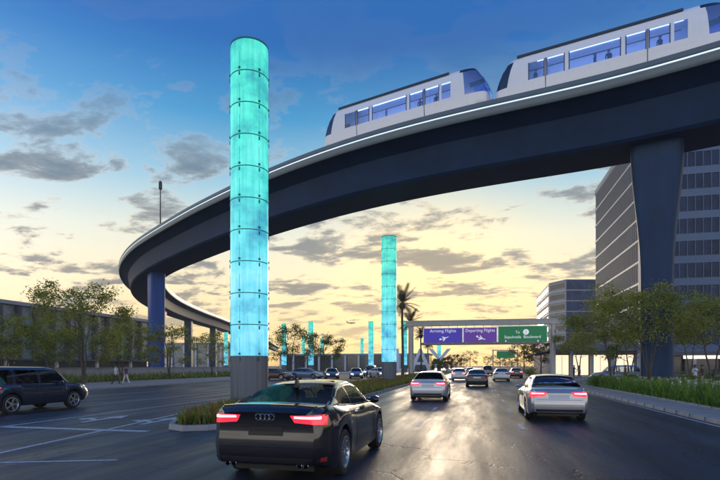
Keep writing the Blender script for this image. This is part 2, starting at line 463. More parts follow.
    for sx in (-0.36, 0.36):
        st = MB()
        st.box((sx, -0.22, zt-0.10), (0.48, 0.13, 0.55), rx=R(12))
        st.box((sx, 0.05, zt-0.30), (0.48, 0.5, 0.12))
        st.box((sx, -0.30, zt+0.25), (0.24, 0.09, 0.17), rx=R(8))
        st.build('seat', M_int, root, 40, bevel=0.035)
    sw = MB(); sw.lathe([(0.17+0.014*math.cos(a), 0.014*math.sin(a)) for a in [2*PI*k/8 for k in range(8)]], 20, closed_prof=True)
    sw.v = [(x-0.36, 0.5+y*0.45-z*0.9, zt+0.0+y*0.9+z*0.45) for x, y, z in sw.v]
    sw.build('steering_wheel', M_black, root, 60)
    # wheels
    wx = 0.80*width + 0.005
    for ya in (yr, yf):
        for s in (-1, 1):
            wh = bpy.data.objects.new('wheel', None); C.objects.link(wh); wh.parent = root
            wh.location = (s*wx, ya, zw)
            ty = MB()
            ty.lathe([(wr-0.115, -0.105), (wr-0.03, -0.115), (wr-0.005, -0.095), (wr, -0.05), (wr, 0.05), (wr-0.005, 0.095), (wr-0.03, 0.115), (wr-0.115, 0.105)], 36, 'X')
            ty.build('tyre', M_rubber, wh, 40)
            rm = MB()
            q = wr-0.11
            rm.lathe([(q+0.012, -0.1), (q+0.012, s*0.112), (q-0.012, s*0.114), (q-0.03, s*0.09), (q-0.03, -s*0.05), (0.02, -s*0.05)], 36, 'X', mi=0)
            nsp = 10 if hero else 5
            for k in range(nsp):
                a = 2*PI*k/nsp + (0.13 if k % 2 and hero else 0)
                c = Vector((s*0.085, math.cos(a)*q*0.52, math.sin(a)*q*0.52))
                rm.box(c, (0.03, q*0.95, 0.032 if hero else 0.06), rx=a)
            rm.lathe([(0.0, s*0.115), (0.055, s*0.112), (0.06, s*0.07)], 16, 'X')
            rm.build('rim', M_alloy, wh, 40)
            dk = MB(); dk.lathe([(0.0, s*0.02), (q-0.035, s*0.02)], 24, 'X'); dk.build('brake_disc', M_alloy_dark, wh)
    ub = MB(); ub.ext(-0.62*width, 0.62*width, -L2+0.35, L2-0.35, S['zbot']-0.03, S['zbot']+0.35)
    ub.build('underbody', M_black, root)
    if hero:
        yb = -L2
        lip = patch([(-0.70, -2.19), (0.70, -2.19), (0.72, -2.13), (-0.72, -2.13)], 'z', 1, 0.022, 0.03, 16, 2)
        lip.build('boot_lip', pm, root, 50)
        # four interlocked rings on the boot lid
        em = MB()
        for k in range(4):
            cx = (k-1.5)*0.066
            pts = []
            for j in range(25):
                a = 2*PI*j/24
                o = Vector((cx+0.043*math.cos(a), -9, zt-0.115+0.043*math.sin(a)))
                h = bvh.ray_cast(o, Vector((0, 1, 0)))
                pts.append(h[0]-Vector((0, 0.012+0.002*(k % 2), 0)))
            em.tube(pts, 0.0065, 6)
        em.build('ring_emblem', M_chrome, root, 60)
        for s in (-1, 1):
            ex = MB()
            for dx in (0, 0.095):
                ex.lathe([(0.036, 0.10), (0.042, 0.0), (0.034, -0.005), (0.03, 0.1)], 18)
                nvt = 18*4
                ex.v[-nvt:] = [(x+s*(0.50+dx), yb+0.05+z*0.9, 0.29+y) for x, y, z in ex.v[-nvt:]]
            ex.build('exhaust_pipe', M_chrome, root, 50)
        fin = MB(); fin.loft([[(-0.03*q, -0.95-0.09*q+o, 1.362+h), (0.03*q, -0.95-0.09*q+o, 1.362+h), (0.004, -0.95+0.10*q+o, 1.362+h), (-0.004, -0.95+0.10*q+o, 1.362+h)] for q, o, h in ((1, 0.0, -0.06), (0.75, -0.02, 0.03), (0.25, -0.07, 0.09))])
        fin.build('roof_antenna', M_black, root, 60)
        patch([(-1.75, zt-0.20), (-1.60, zt-0.20), (-1.60, zt-0.06), (-1.75, zt-0.06)], 'x', 1, 0.003, 0.01, 3, 3).build('fuel_flap', pm, root)
        fd = patch([(-2.22, 0.34), (-2.10, 0.34), (-2.10, 0.40), (-2.22, 0.40)], 'x', 1, 0.006, 0.02, 3, 2).build('side_reflector', mat('dull red reflector', (0.3, 0.02, 0.02), 0.3), root)
    return root

# ------------------------------------------------------------------ people
def person_mesh(pose):
    """one continuous skinned body; pose: dict of leg and arm swings"""
    V = []; E = []; RD = []
    def v(p, r, par=None):
        V.append(Vector(p)); RD.append(r)
        if par is not None: E.append((par, len(V)-1))
        return len(V)-1
    la, ra_, aa, ab = pose['legs'][0], pose['legs'][1], pose['arms'][0], pose['arms'][1]
    seat = pose.get('sit', False)
    pel = v((0, 0, 0.95), 0.135)
    b1 = v((0, 0, 1.10), 0.125, pel); b2 = v((0, 0.0, 1.28), 0.14, b1); b3 = v((0, 0, 1.40), 0.12, b2)
    nk = v((0, 0.005, 1.49), 0.055, b3); hd0 = v((0, 0.02, 1.56), 0.075, nk); hd1 = v((0, 0.02, 1.64), 0.095, hd0); v((0, 0.015, 1.71), 0.07, hd1)
    v((0, 0.115, 1.62), 0.014, hd1)
    for s in (-1, 1): v((s*0.095, 0.0, 1.625), 0.016, hd1)
    for s, sw, bend in ((-1, aa[0], aa[1]), (1, ab[0], ab[1])):
        sh = v((s*0.175, 0, 1.405), 0.062, b3)
        def dn(a, l): return Vector((s*0.13*l, math.sin(a)*l, -math.cos(a)*l))
        pe = V[sh] + dn(sw, 0.29); el = v(pe, 0.045, sh)
        pw = pe + Vector((-s*0.02, math.sin(sw+bend)*0.25, -math.cos(sw+bend)*0.25)); wr = v(pw, 0.03, el)
        d = (pw-pe).normalized(); side = Vector((s*0.35, 1, 0)); side = (side - d*side.dot(d)).normalized(); nrm = d.cross(side)
        pa = v(pw + d*0.055, 0.034, wr); kn = v(pw + d*0.09, 0.032, pa)
        for q, ln in ((-0.027, 0.062), (-0.009, 0.075), (0.010, 0.070), (0.028, 0.055)):
            f0 = v(pw + d*0.105 + side*q, 0.0095, kn); f1 = v(pw + d*(0.105+ln*0.6) + side*q*1.1 - nrm*s*0.012, 0.0085, f0); v(pw + d*(0.1+ln) + side*q*1.1 - nrm*s*0.03, 0.0075, f1)
        t0 = v(pw + d*0.05 + side*0.045, 0.011, pa); v(pw + d*0.085 + side*0.058 - nrm*s*0.01, 0.009, t0)
    for s, (th, kb) in ((-1, la), (1, ra_)):
        hp = v((s*0.085, 0, 0.90), 0.10, pel)
        pk = V[hp] + Vector((s*0.012, math.sin(th)*0.42, -math.cos(th)*0.42)); kn = v(pk, 0.062, hp)
        pc = pk + Vector((0, math.sin(th-kb)*0.16, -math.cos(th-kb)*0.16)); cf = v(pc, 0.058, kn)
        pf = pk + Vector((0, math.sin(th-kb)*0.40, -math.cos(th-kb)*0.40)); an = v(pf, 0.040, cf)
        ft = v(pf + Vector((s*0.012, 0.09, -0.045)), 0.04, an); v(pf + Vector((s*0.02, 0.18, -0.055)), 0.032, ft)
        v(pf + Vector((0, -0.035, -0.045)), 0.036, an)
    me = bpy.data.meshes.new('person'); me.from_pydata(V, E, [])
    o = bpy.data.objects.new('person', me); C.objects.link(o)
    md = o.modifiers.new('skin', 'SKIN'); md.use_smooth_shade = True
    for i, d in enumerate(me.skin_vertices[0].data):
        d.radius = (RD[i], RD[i]*(0.80 if i in (0, 1, 2, 3) else 1)); d.use_root = (i == 0)
    sd = o.modifiers.new('sub', 'SUBSURF'); sd.levels = 1; sd.render_levels = 1
    bpy.context.view_layer.update()
    m2 = bpy.data.meshes.new_from_object(o.evaluated_get(bpy.context.evaluated_depsgraph_get()))
    bpy.data.objects.remove(o)
    zmin = min(q.co.z for q in m2.vertices)
    for q in m2.vertices: q.co.z -= zmin
    m2.materials.clear()
    for k in range(4): m2.materials.append(None)
    for p in m2.polygons:
        c = p.center; z = c.z + zmin
        k = 0                                   # skin
        if z < 1.47 and z > 0.93 and (abs(c.x) < 0.17 or z > 1.16): k = 1
        elif z <= 0.93 and abs(c.x) < 0.20 and not (z > 0.66 and abs(c.x) > 0.185): k = 2
        if c.z < 0.085: k = 3
        p.material_index = k; p.use_smooth = True
    hb = MB()
    n, m = 14, 7
    rings = [[(0.103*math.sin(PI*0.56*j/m)*math.cos(2*PI*i/n), 0.008+0.108*math.sin(PI*0.56*j/m)*math.sin(2*PI*i/n)-0.018*(j/m), 1.645-zmin+0.095*math.cos(PI*0.56*j/m)+(0.03 if math.sin(2*PI*i/n) > 0.5 and j == m else 0)) for i in range(n)] for j in range(m+1)]
    rings[0] = [(0.004*math.cos(2*PI*i/n), 0.004*math.sin(2*PI*i/n), 1.742-zmin) for i in range(n)]
    hb.loft(rings, True, True)
    fb = MB()
    for s in (-1, 1): fb.box((s*0.034, 0.108, 1.645-zmin), (0.026, 0.012, 0.012))
    fb.box((0, 0.108, 1.578-zmin), (0.045, 0.012, 0.009))
    return m2, hb.mesh('hair', [mat('dark hair', (0.02, 0.015, 0.012), 0.6)], 60), fb.mesh('face', [mat('eyes and mouth', (0.06, 0.025, 0.025), 0.5)])
POSES = {
 'stand': person_mesh(dict(legs=((0.04, 0.02), (-0.03, 0.03)), arms=((0.05, 0.2), (-0.02, 0.25)))),
 'walk': person_mesh(dict(legs=((0.38, 0.06), (-0.30, 0.30)), arms=((-0.35, 0.25), (0.35, 0.35)))),
 'hold': person_mesh(dict(legs=((0.05, 0.02), (-0.06, 0.05)), arms=((0.1, 0.3), (0.55, 1.5)))),
}
SKIN = [mat('skin light', (0.50, 0.30, 0.21), 0.55), mat('skin brown', (0.22, 0.11, 0.07), 0.55)]
def person(pose, label, loc, rz, shirt, trousers, skin=0, group=None, h=1.74):
    me, hm, fm = POSES[pose]
    o = link('person', me)
    sm = mat('cloth %.2f %.2f %.2f' % shirt, shirt, 0.85, var=0.12, scale=9)
    tm = mat('cloth %.2f %.2f %.2f' % trousers, trousers, 0.85, var=0.12, scale=9)
    for i, m in enumerate((SKIN[skin], sm, tm, mat('dark shoes', (0.03, 0.03, 0.03), 0.5))):
        o.material_slots[i].link = 'OBJECT'; o.material_slots[i].material = m
    o.location = loc; o.rotation_euler = (0, 0, rz); o.scale = (h/1.76,)*3
    tag(o, label, 'person', group)
    link('hair', hm, o); link('face', fm, o)
    return o

# ------------------------------------------------------------------ trees
M_bark = mat('tree bark', (0.085, 0.065, 0.05), 0.85, var=0.35, scale=9, bump=0.6, bscale=14, stretch=(1, 1, 0.25))
M_leaf = leaf_mat('green leaves', (0.05, 0.085, 0.014), (0.46, 0.47, 0.075), 0.5)
M_leaf_w = leaf_mat('autumn leaves', (0.10, 0.06, 0.015), (0.36, 0.20, 0.05), 0.45)
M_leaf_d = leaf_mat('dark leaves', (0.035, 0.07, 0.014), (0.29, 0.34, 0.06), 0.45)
def leaf_cloud(mb, centres, n, size, r):
    for _ in range(n):
        c, w = r.choice(centres)
        p = Vector((r.gauss(0, w), r.gauss(0, w), r.gauss(0, w*0.62))) + c
        a = Vector((r.uniform(-1, 1), r.uniform(-1, 1), r.uniform(-0.7, 0.7))).normalized()
        b = a.cross(Vector((r.uniform(-1, 1), r.uniform(-1, 1), r.uniform(-1, 1)))).normalized()
        s = size * r.uniform(0.45, 1.5)
        nrm = a.cross(b) * s * 0.12
        mb.add([p, p+a*s*0.5+b*s*0.28+nrm, p+a*s, p+a*s*0.5-b*s*0.28+nrm], [(0, 1, 2, 3)])
def tree(name, label, loc, h, spread, trunks=1, leaves=4000, size=0.16, m=None, group=None, seed=1, clear=0.28, cat='tree', thick=1.0, droop=0.0):
    r = random.Random(seed)
    root = thing(name, label, cat, (loc[0], loc[1], 0.0), 0, group)
    tb = MB(); cen = []
    for t in range(trunks):
        az = 2*PI*t/trunks + r.uniform(-0.4, 0.4)
        lean = (0.0 if trunks == 1 else spread*0.22)
        base = Vector((0.08*math.cos(az)*(trunks > 1), 0.08*math.sin(az)*(trunks > 1), -0.05))
        pts = [base]; n = 6
        for k in range(1, n+1):
            q = k/n
            pts.append(Vector((math.cos(az)*lean*q**1.2 + r.uniform(-1, 1)*0.02*h*q, math.sin(az)*lean*q**1.2 + r.uniform(-1, 1)*0.02*h*q, h*0.78*q)))
        r0 = 0.020*h*thick/(trunks**0.4)
        tb.tube(pts, [r0*(1.25 if k == 0 else 1-0.80*k/n) for k in range(n+1)], 9)
        nb = max(5, int(13/trunks**0.6))
        for k in range(nb):
            q = clear + (0.98-clear)*(k+0.5)/nb
            i = min(n-1, int(q*n)); f = q*n-i
            p0 = pts[i]*(1-f)+pts[i+1]*f
            a2 = k*2.4 + r.uniform(-0.5, 0.5) + az
            ln = spread*(0.45+0.55*math.sin(PI*min(1, 0.18+0.8*(q-clear)/(1-clear))))*r.uniform(0.7, 1.1)
            up = r.uniform(0.25, 0.75)*ln*(1-droop)
            p1 = p0 + Vector((math.cos(a2)*ln*0.5, math.sin(a2)*ln*0.5, up*0.6))
            p2 = p0 + Vector((math.cos(a2+0.15)*ln, math.sin(a2+0.15)*ln, up))
            rb = r0*0.42*(1-0.55*q)
            tb.tube([p0, p1, p2], [rb, rb*0.6, rb*0.2], 6, caps=False)
            cen.append((p2, spread*0.10)); cen.append((p1*0.4+p2*0.6, spread*0.09))
            for _ in range(3):
                a3 = a2 + r.uniform(-1.0, 1.0)
                p3 = p1 + Vector((math.cos(a3)*ln*0.45, math.sin(a3)*ln*0.45, r.uniform(-0.08, 0.45)*ln))
                tb.tube([p1, (p1+p3)*0.5+Vector((0, 0, 0.04*ln)), p3], [rb*0.5, rb*0.35, rb*0.12], 5, caps=False)
                cen.append((p3, spread*0.085))
        cen.append((pts[-1], spread*0.12)); cen.append((pts[-1]+Vector((0, 0, h*0.11)), spread*0.10))
    tb.build('trunk', M_bark, root, 70)
    cb = MB(); leaf_cloud(cb, cen, leaves, size, r)
    cb.build('crown', m or M_leaf, root)
    return root
def palm(label, loc, h, seed, fr=1.6, group=None):
    r = random.Random(seed)
    root = thing('palm_tree', label, 'palm tree', (loc[0], loc[1], 0), 0, group)
    tb = MB()
    pts = [(0.06*math.sin(k*0.7), 0.05*math.cos(k*0.9), h*k/8-0.05*(k == 0)) for k in range(9)]
    tb.tube(pts, [0.26]+[0.20-0.005*k for k in range(8)], 10); tb.build('trunk', M_bark, root, 70)
    top = Vector(pts[-1])
    sk = MB(); sk.lathe([(0.05, -0.9), (0.42, -0.75), (0.5, -0.2), (0.25, 0.15), (0.0, 0.2)], 14, c=tuple(top)); sk.build('dead_frond_skirt', mat('dry fronds', (0.14, 0.10, 0.05), 0.9, var=0.4, scale=12, bump=1, bscale=25), root, 70)
    cb = MB()
    for k in range(38):
        az = k*2.399+r.uniform(-0.2, 0.2); el = r.uniform(-0.65, 1.35)
        ln = fr*r.uniform(0.85, 1.15); prev = top.copy(); d = Vector((math.cos(az)*math.cos(el), math.sin(az)*math.cos(el), math.sin(el)))
        pp = [prev.copy()]
        for q in range(7):
            prev = prev + d*ln/7; d = (d + Vector((0, 0, -0.10))).normalized(); pp.append(prev.copy())
        side = d.cross(Vector((0, 0, 1))).normalized()
        for q in range(2, 8):
            for s in (-1, 1):
                w = ln*0.30*(1-0.35*abs(q-4)/4)
                for o in (0, 0.5):
                    p = pp[q-1]*(1-o)+pp[q]*o
                    t = (pp[q]-pp[q-1]).normalized()
                    tip = p + side*s*w*0.75 + t*w*0.75 - Vector((0, 0, 0.10*w))
                    cb.add([p-t*0.06, p+t*0.07, tip], [(0, 1, 2)])
        cb.tube(pp, [0.025-0.003*q for q in range(8)], 4, caps=False)
    cb.build('crown', leaf_mat('palm fronds', (0.03, 0.04, 0.012), (0.10, 0.10, 0.035), 0.2), root)
    return root

# ------------------------------------------------------------------ ground, roads, pavements
def asphalt():
    m = bpy.data.materials.new('damp asphalt'); t = nt(m); N = t.nodes; L = t.links
    o = N.new('ShaderNodeOutputMaterial'); p = N.new('ShaderNodeBsdfPrincipled'); L.new(p.outputs[0], o.inputs[0])
    tc = N.new('ShaderNodeTexCoord')
    def noise(sc, det, st=None, rough=0.6):
        n = N.new('ShaderNodeTexNoise'); n.inputs['Scale'].default_value = sc; n.inputs['Detail'].default_value = det; n.inputs['Roughness'].default_value = rough
        if st:
            mp = N.new('ShaderNodeMapping'); mp.inputs['Scale'].default_value = st; L.new(tc.outputs['Object'], mp.inputs[0]); L.new(mp.outputs[0], n.inputs[0])
        else: L.new(tc.outputs['Object'], n.inputs[0])
        return n
    def ramp(src, a, ca, b, cb):
        cr = N.new('ShaderNodeValToRGB'); cr.color_ramp.elements[0].position = a; cr.color_ramp.elements[0].color = (*ca, 1)
        cr.color_ramp.elements[1].position = b; cr.color_ramp.elements[1].color = (*cb, 1); L.new(src, cr.inputs[0]); return cr
    big = noise(0.35, 6, (1, 0.35, 1)); fine = noise(60, 4); mid = noise(1.6, 5, (1.0, 0.10, 1), 0.6)
    c1 = ramp(big.outputs[0], 0.3, (0.015, 0.023, 0.042), 0.7, (0.030, 0.040, 0.062))
    c2 = ramp(fine.outputs[0], 0.3, (0.55, 0.55, 0.55), 0.7, (1.3, 1.3, 1.3))
    mx = N.new('ShaderNodeMix'); mx.data_type = 'RGBA'; mx.blend_type = 'MULTIPLY'; mx.inputs[0].default_value = 1
    L.new(c1.outputs[0], mx.inputs[6]); L.new(c2.outputs[0], mx.inputs[7])
    sp = N.new('ShaderNodeSeparateXYZ'); L.new(tc.outputs['Object'], sp.inputs[0])
    a1 = N.new('ShaderNodeMath'); a1.operation = 'MULTIPLY_ADD'; a1.inputs[1].default_value = 2*PI*2/2.95; a1.inputs[2].default_value = 1.7*2*PI*2/2.95; L.new(sp.outputs[0], a1.inputs[0])
    wob = noise(0.8, 3, (1, 0.15, 1)); a2 = N.new('ShaderNodeMath'); a2.operation = 'MULTIPLY_ADD'; a2.inputs[1].default_value = 3.0; L.new(wob.outputs[0], a2.inputs[0]); L.new(a1.outputs[0], a2.inputs[2])
    a3 = N.new('ShaderNodeMath'); a3.operation = 'COSINE'; L.new(a2.outputs[0], a3.inputs[0])
    trk = N.new('ShaderNodeMapRange'); trk.inputs['From Min'].default_value = -1; trk.inputs['To Min'].default_value = 0.72; trk.inputs['To Max'].default_value = 1.15; L.new(a3.outputs[0], trk.inputs[0])
    mt = N.new('ShaderNodeMix'); mt.data_type = 'RGBA'; mt.blend_type = 'MULTIPLY'; mt.inputs[0].default_value = 1
    L.new(mx.outputs[2], mt.inputs[6]); L.new(trk.outputs[0], mt.inputs[7])
    st = noise(1.1, 6, (1, 0.4, 1), 0.75); sr = ramp(st.outputs[0], 0.30, (0.45, 0.45, 0.45), 0.42, (1, 1, 1))
    mx = N.new('ShaderNodeMix'); mx.data_type = 'RGBA'; mx.blend_type = 'MULTIPLY'; mx.inputs[0].default_value = 1
    L.new(mt.outputs[2], mx.inputs[6]); L.new(sr.outputs[0], mx.inputs[7])
    # cracks
    vo = N.new('ShaderNodeTexVoronoi'); vo.feature = 'DISTANCE_TO_EDGE'; vo.inputs['Scale'].default_value = 0.42
    wv = noise(1.7, 5); am = N.new('ShaderNodeMixRGB'); am.blend_type = 'ADD'; am.inputs[0].default_value = 0.9
    L.new(tc.outputs['Object'], am.inputs[1]); L.new(wv.outputs['Color'], am.inputs[2]); L.new(am.outputs[0], vo.inputs[0])
    ck = ramp(vo.outputs[0], 0.004, (0.25, 0.25, 0.25), 0.016, (1, 1, 1))
    gate = noise(0.5, 2); gt = ramp(gate.outputs[0], 0.47, (1, 1, 1), 0.53, (0, 0, 0))
    lg = N.new('ShaderNodeMixRGB'); lg.blend_type = 'LIGHTEN'; lg.inputs[0].default_value = 1; L.new(ck.outputs[0], lg.inputs[1]); L.new(gt.outputs[0], lg.inputs[2])
    mx2 = N.new('ShaderNodeMix'); mx2.data_type = 'RGBA'; mx2.blend_type = 'MULTIPLY'; mx2.inputs[0].default_value = 1
    L.new(mx.outputs[2], mx2.inputs[6]); L.new(lg.outputs[0], mx2.inputs[7]); L.new(mx2.outputs[2], p.inputs['Base Color'])
    rr = ramp(mid.outputs[0], 0.32, (0.33, 0.33, 0.33), 0.68, (0.56, 0.56, 0.56)); L.new(rr.outputs[0], p.inputs['Roughness'])
    p.inputs['Specular IOR Level'].default_value = 0.28
    b1 = N.new('ShaderNodeBump'); b1.inputs['Strength'].default_value = 0.35; b1.inputs['Distance'].default_value = 0.012; L.new(fine.outputs[0], b1.inputs['Height'])
    b2 = N.new('ShaderNodeBump'); crs = noise(14, 5); b2.inputs['Strength'].default_value = 0.42; b2.inputs['Distance'].default_value = 0.016; L.new(crs.outputs[0], b2.inputs['Height']); L.new(b1.outputs[0], b2.inputs['Normal'])
    b3 = N.new('ShaderNodeBump'); b3.inputs['Strength'].default_value = 0.5; b3.inputs['Distance'].default_value = 0.02; L.new(lg.outputs[0], b3.inputs['Height']); L.new(b2.outputs[0], b3.inputs['Normal'])
    L.new(b3.outputs[0], p.inputs['Normal'])
    return m
M_asph = asphalt()
M_conc = mat('paving concrete', (0.26, 0.25, 0.24), 0.7, var=0.18, scale=1.5, bump=0.25, bscale=40)
M_kerb = mat('kerb concrete', (0.30, 0.29, 0.28), 0.7, var=0.2, scale=3, bump=0.2, bscale=30)
M_line = mat('worn road paint', (0.36, 0.38, 0.41), 0.55, var=0.55, scale=9)
M_soil = mat('dry ground', (0.10, 0.09, 0.075), 0.9, var=0.3, scale=0.2)
g = MB(); g.ext(-2600, 2600, -400, 3200, -0.6, 0.0); struct('ground', g, M_soil)
g = MB(); g.add([(-28, -30, 0.004), (7, -30, 0.004), (7, 520, 0.004), (-28, 520, 0.004)], [(0, 1, 2, 3)]); struct('road', g, M_asph)
g = MB(); g.add([(17.5, 48, 0.004), (60, 48, 0.004), (60, 63, 0.004), (17.5, 63, 0.004)], [(0, 1, 2, 3)]); g.add([(7.0, 48, 0.004), (17.5, 48, 0.004), (17.5, 63, 0.004), (7.0, 63, 0.004)], [(0, 1, 2, 3)]); struct('side_road', g, M_asph)
g = MB(); g.add([(-60, 92, 0.004), (-28, 92, 0.004), (-28, 104, 0.004), (-60, 104, 0.004)], [(0, 1, 2, 3)]); struct('side_road', g, M_asph)
def kerbed(name, poly, top=0.13, w=0.16, m=M_conc):
    """raised platform with a kerb stone round it"""
    n = len(poly); P = [Vector((x, y)) for x, y in poly]
    area = sum(P[i].x*P[(i+1) % n].y-P[(i+1) % n].x*P[i].y for i in range(n))
    if area < 0: P = P[::-1]
    inn = []
    for i in range(n):
        a, b, c = P[i-1], P[i], P[(i+1) % n]
        d1 = (b-a).normalized(); d2 = (c-b).normalized()
        n1 = Vector((-d1.y, d1.x)); n2 = Vector((-d2.y, d2.x)); k = (n1+n2); k = k/max(0.3, k.dot(n1)) if k.length > 1e-6 else n1
        inn.append(b + k*w)
    kb = MB()
    kb.v = [(*p, 0) for p in P]+[(*(p+(q-p)*0.12), top) for p, q in zip(P, inn)]+[(*q, top) for q in inn]+[(*q, top-0.03) for q in inn]
    for i in range(n):
        j = (i+1) % n
        for q in range(3): kb.f.append([q*n+i, q*n+j, (q+1)*n+j, (q+1)*n+i]); kb.m.append(0)
    for i in range(n):
        a, b = P[i], P[(i+1) % n]; ln = (b-a).length
        if ln < 6: continue
        d = (b-a)/ln; nn = Vector((-d.y, d.x)); q = 1.0
        while q < min(ln, 130):
            p = a+d*q
            if -2 < p.y < 75: kb.box((p.x+nn.x*0.065, p.y+nn.y*0.065, top/2+0.002), (0.016, 0.145, top), 1, math.atan2(d.y, d.x))
            q += 1.2
    tag(kb.build('kerb', [M_kerb, mat('kerb joint mortar', (0.10, 0.095, 0.09), 0.9)]), kind='structure')
    tp = MB(); tp.v = [(*q, top-0.012) for q in inn]; tp.f = [list(range(n))]; tp.m = [0]
    struct(name, tp, m)
    return [(q.x, q.y) for q in inn]
def nose(cx, y, rx, ry, x0, x1, n=12):
    return [(cx+rx*math.cos(PI+PI*k/n), y+ry*math.sin(PI+PI*k/n)) for k in range(n+1)]
med_poly = [(-9.2, 15.0), (-8.75, 13.3), (-8.3, 12.5), (-7.7, 12.2), (-7.1, 12.5), (-6.6, 13.3), (-6.2, 15.0), (-6.0, 20), (-6.1, 60), (-6.3, 400), (-13.2, 400), (-12.2, 60), (-10.7, 26), (-10.1, 20)]
M_turf = mat('planting soil', (0.06, 0.055, 0.03), 0.95, var=0.35, scale=6)
kerbed('median', med_poly, 0.15, 0.16, M_turf)
kerbed('pavement', [(7, -12), (8.75, -12), (8.75, 46.5), (8.2, 48), (7, 48)], 0.13)
kerbed('planting_bed', [(8.76, -8), (14.6, -8), (14.6, 44.0), (13.6, 45.5), (10, 45.8), (8.76, 44.8)], 0.17, 0.14, M_turf)
kerbed('pavement', [(14.62, -10), (40, -10), (40, 46.5), (39.2, 48), (14.62, 48)], 0.13)
kerbed('pavement', [(7, 63), (60, 63), (60, 103.9), (9.8, 103.9), (9.8, 240), (7, 240)], 0.13)
kerbed('pavement', [(-36, -10), (-28, -10), (-28, 92), (-36, 92)], 0.13)
kerbed('pavement', [(-36, 104), (-28, 104), (-28, 400), (-36, 400)], 0.13)
kerbed('planting_bed', [(-45, -10), (-36.02, -10), (-36.02, 92), (-45, 92)], 0.17, 0.14, M_turf)
# painted markings, 4 mm above the road
mk = MB()
def stripe(x0, y0, x1, y1, w):
    d = Vector((x1-x0, y1-y0)).normalized(); n = Vector((-d.y, d.x))*w/2
    z = 0.008 + 0.0002*(len(mk.f) % 9)
    mk.add([(x0+n.x, y0+n.y, z), (x0-n.x, y0-n.y, z), (x1-n.x, y1-n.y, z), (x1+n.x, y1+n.y, z)], [(0, 1, 2, 3)])
for x in (-1.70, 1.22, 4.25):
    for k in range(26):
        y = 14.6 + 5.6*k
        if x == 4.25 and k < 2: continue
        stripe(x, y, x, y+(1.5 if k < 9 else 2.2), 0.13)
stripe(-5.75, 16, -5.75, 300, 0.12); stripe(6.75, -20, 6.75, 300, 0.12)
stripe(-13.3, -6, -13.3, 60, 0.13)
stripe(-8.95, 6, -10.75, 17.5, 0.13)
stripe(-16.6, -6, -16.9, 60, 0.13); stripe(-21.5, 14, -21.8, 80, 0.13)
stripe(-13.2, 11.95, -8.55, 11.95, 0.30)
stripe(-20.5, 3.0, -6.5, 8.2, 0.12)
struct('road_markings', mk, M_line)
def arrow(x, y, rz):
    mb = MB()
    P = [(-0.09, 0), (0.09, 0), (0.09, 1.35), (0.36, 1.35), (0.0, 2.3), (-0.36, 1.35), (-0.09, 1.35)]
    Q = [(-0.09, 0.55), (-0.09, 0.80), (-0.5, 1.15), (-0.5, 1.45), (-0.95, 0.95), (-0.5, 0.62), (-0.5, 0.86)]
    c, s = math.cos(rz), math.sin(rz)
    for zi, poly in enumerate((P, Q)): mb.add([(x+a*c-b*s, y+a*s+b*c, 0.0105+0.0008*zi) for a, b in poly], [list(range(len(poly)))])
    struct('lane_arrow_marking', mb, M_line)
arrow(-11.9, 13.4, 0.03); arrow(-9.75, 13.3, 0.06)

# ------------------------------------------------------------------ elevated guideway
HE = 22.0
edge = [(52,9),(42,16.5),(32,24.5),(22.4,31.7),(16.7,35.5),(10.5,38.4),(3.3,42.3),(-1.8,45.7),(-6.2,49.3),(-10.9,53.5),(-16.1,58.7),(-22,65),(-28.4,72.5),(-36.2,82),(-43.2,92.5),(-50.0,105.5),(-56.5,123),(-61,142),(-63.6,160),(-65.5,186),(-66.8,224),(-71,300),(-82,413),(-97,560)]
P0 = catmull([(*cw(a, b), 0) for a, b in edge], 1.6)
for _ in range(10):
    P0 = [P0[0]] + [(P0[i-1]+P0[i]*2+P0[i+1])/4 for i in range(1, len(P0)-1)] + [P0[-1]]
TN = []
for i in range(len(P0)):
    d = (P0[min(len(P0)-1, i+1)]-P0[max(0, i-1)]).normalized(); TN.append(d)
def gpt(i, s, z):
    d = TN[i]; return (P0[i].x + d.y*s, P0[i].y - d.x*s, z)      # s metres to the far (right-hand) side of the near edge
WD = 9.0
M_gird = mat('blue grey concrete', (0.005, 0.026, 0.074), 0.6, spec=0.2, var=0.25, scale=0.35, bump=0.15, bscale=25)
M_fasc = mat('fascia metal', (0.12, 0.15, 0.165), 0.42, 0.35, var=0.08, scale=0.6)
M_strip = mat('lit edge strip', (0.8, 0.85, 0.85), 0.3, emit=(0.80, 0.97, 1.0), estr=0.6)
M_deck = mat('guideway deck concrete', (0.3, 0.3, 0.31), 0.7, var=0.1, scale=1)
gw = thing('elevated_guideway', 'long curved elevated train guideway with a lit strip along its edge', 'elevated guideway', (0, 0, 0))
def sweep(name, prof, m, smooth=35):
    mb = MB(); mb.loft([[gpt(i, s, z) for s, z in prof] for i in range(len(P0))], True, True)
    return mb.build(name, m, gw, smooth)
sweep('deck', [(0.26, 21.15), (8.74, 21.15), (8.74, 21.5), (0.26, 21.5)], M_deck)
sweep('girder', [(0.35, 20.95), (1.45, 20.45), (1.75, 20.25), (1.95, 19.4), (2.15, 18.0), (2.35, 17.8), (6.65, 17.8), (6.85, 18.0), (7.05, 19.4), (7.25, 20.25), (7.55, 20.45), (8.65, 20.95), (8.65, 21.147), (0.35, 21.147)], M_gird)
for nm, q in (('parapet', lambda s: s), ('parapet', lambda s: WD-s)):
    sweep(nm, [(q(0.10), 20.85), (q(0.0), 21.05), (q(0.0), 21.40), (q(0.07), 21.46), (q(0.07), 21.60), (q(0.0), 21.66), (q(0.02), 22.0), (q(0.25), 22.02), (q(0.25), 20.86)], M_fasc)
    sweep('light_strip', [(q(0.068), 21.485), (q(0.030), 21.49), (q(0.030), 21.575), (q(0.068), 21.58)], M_strip)
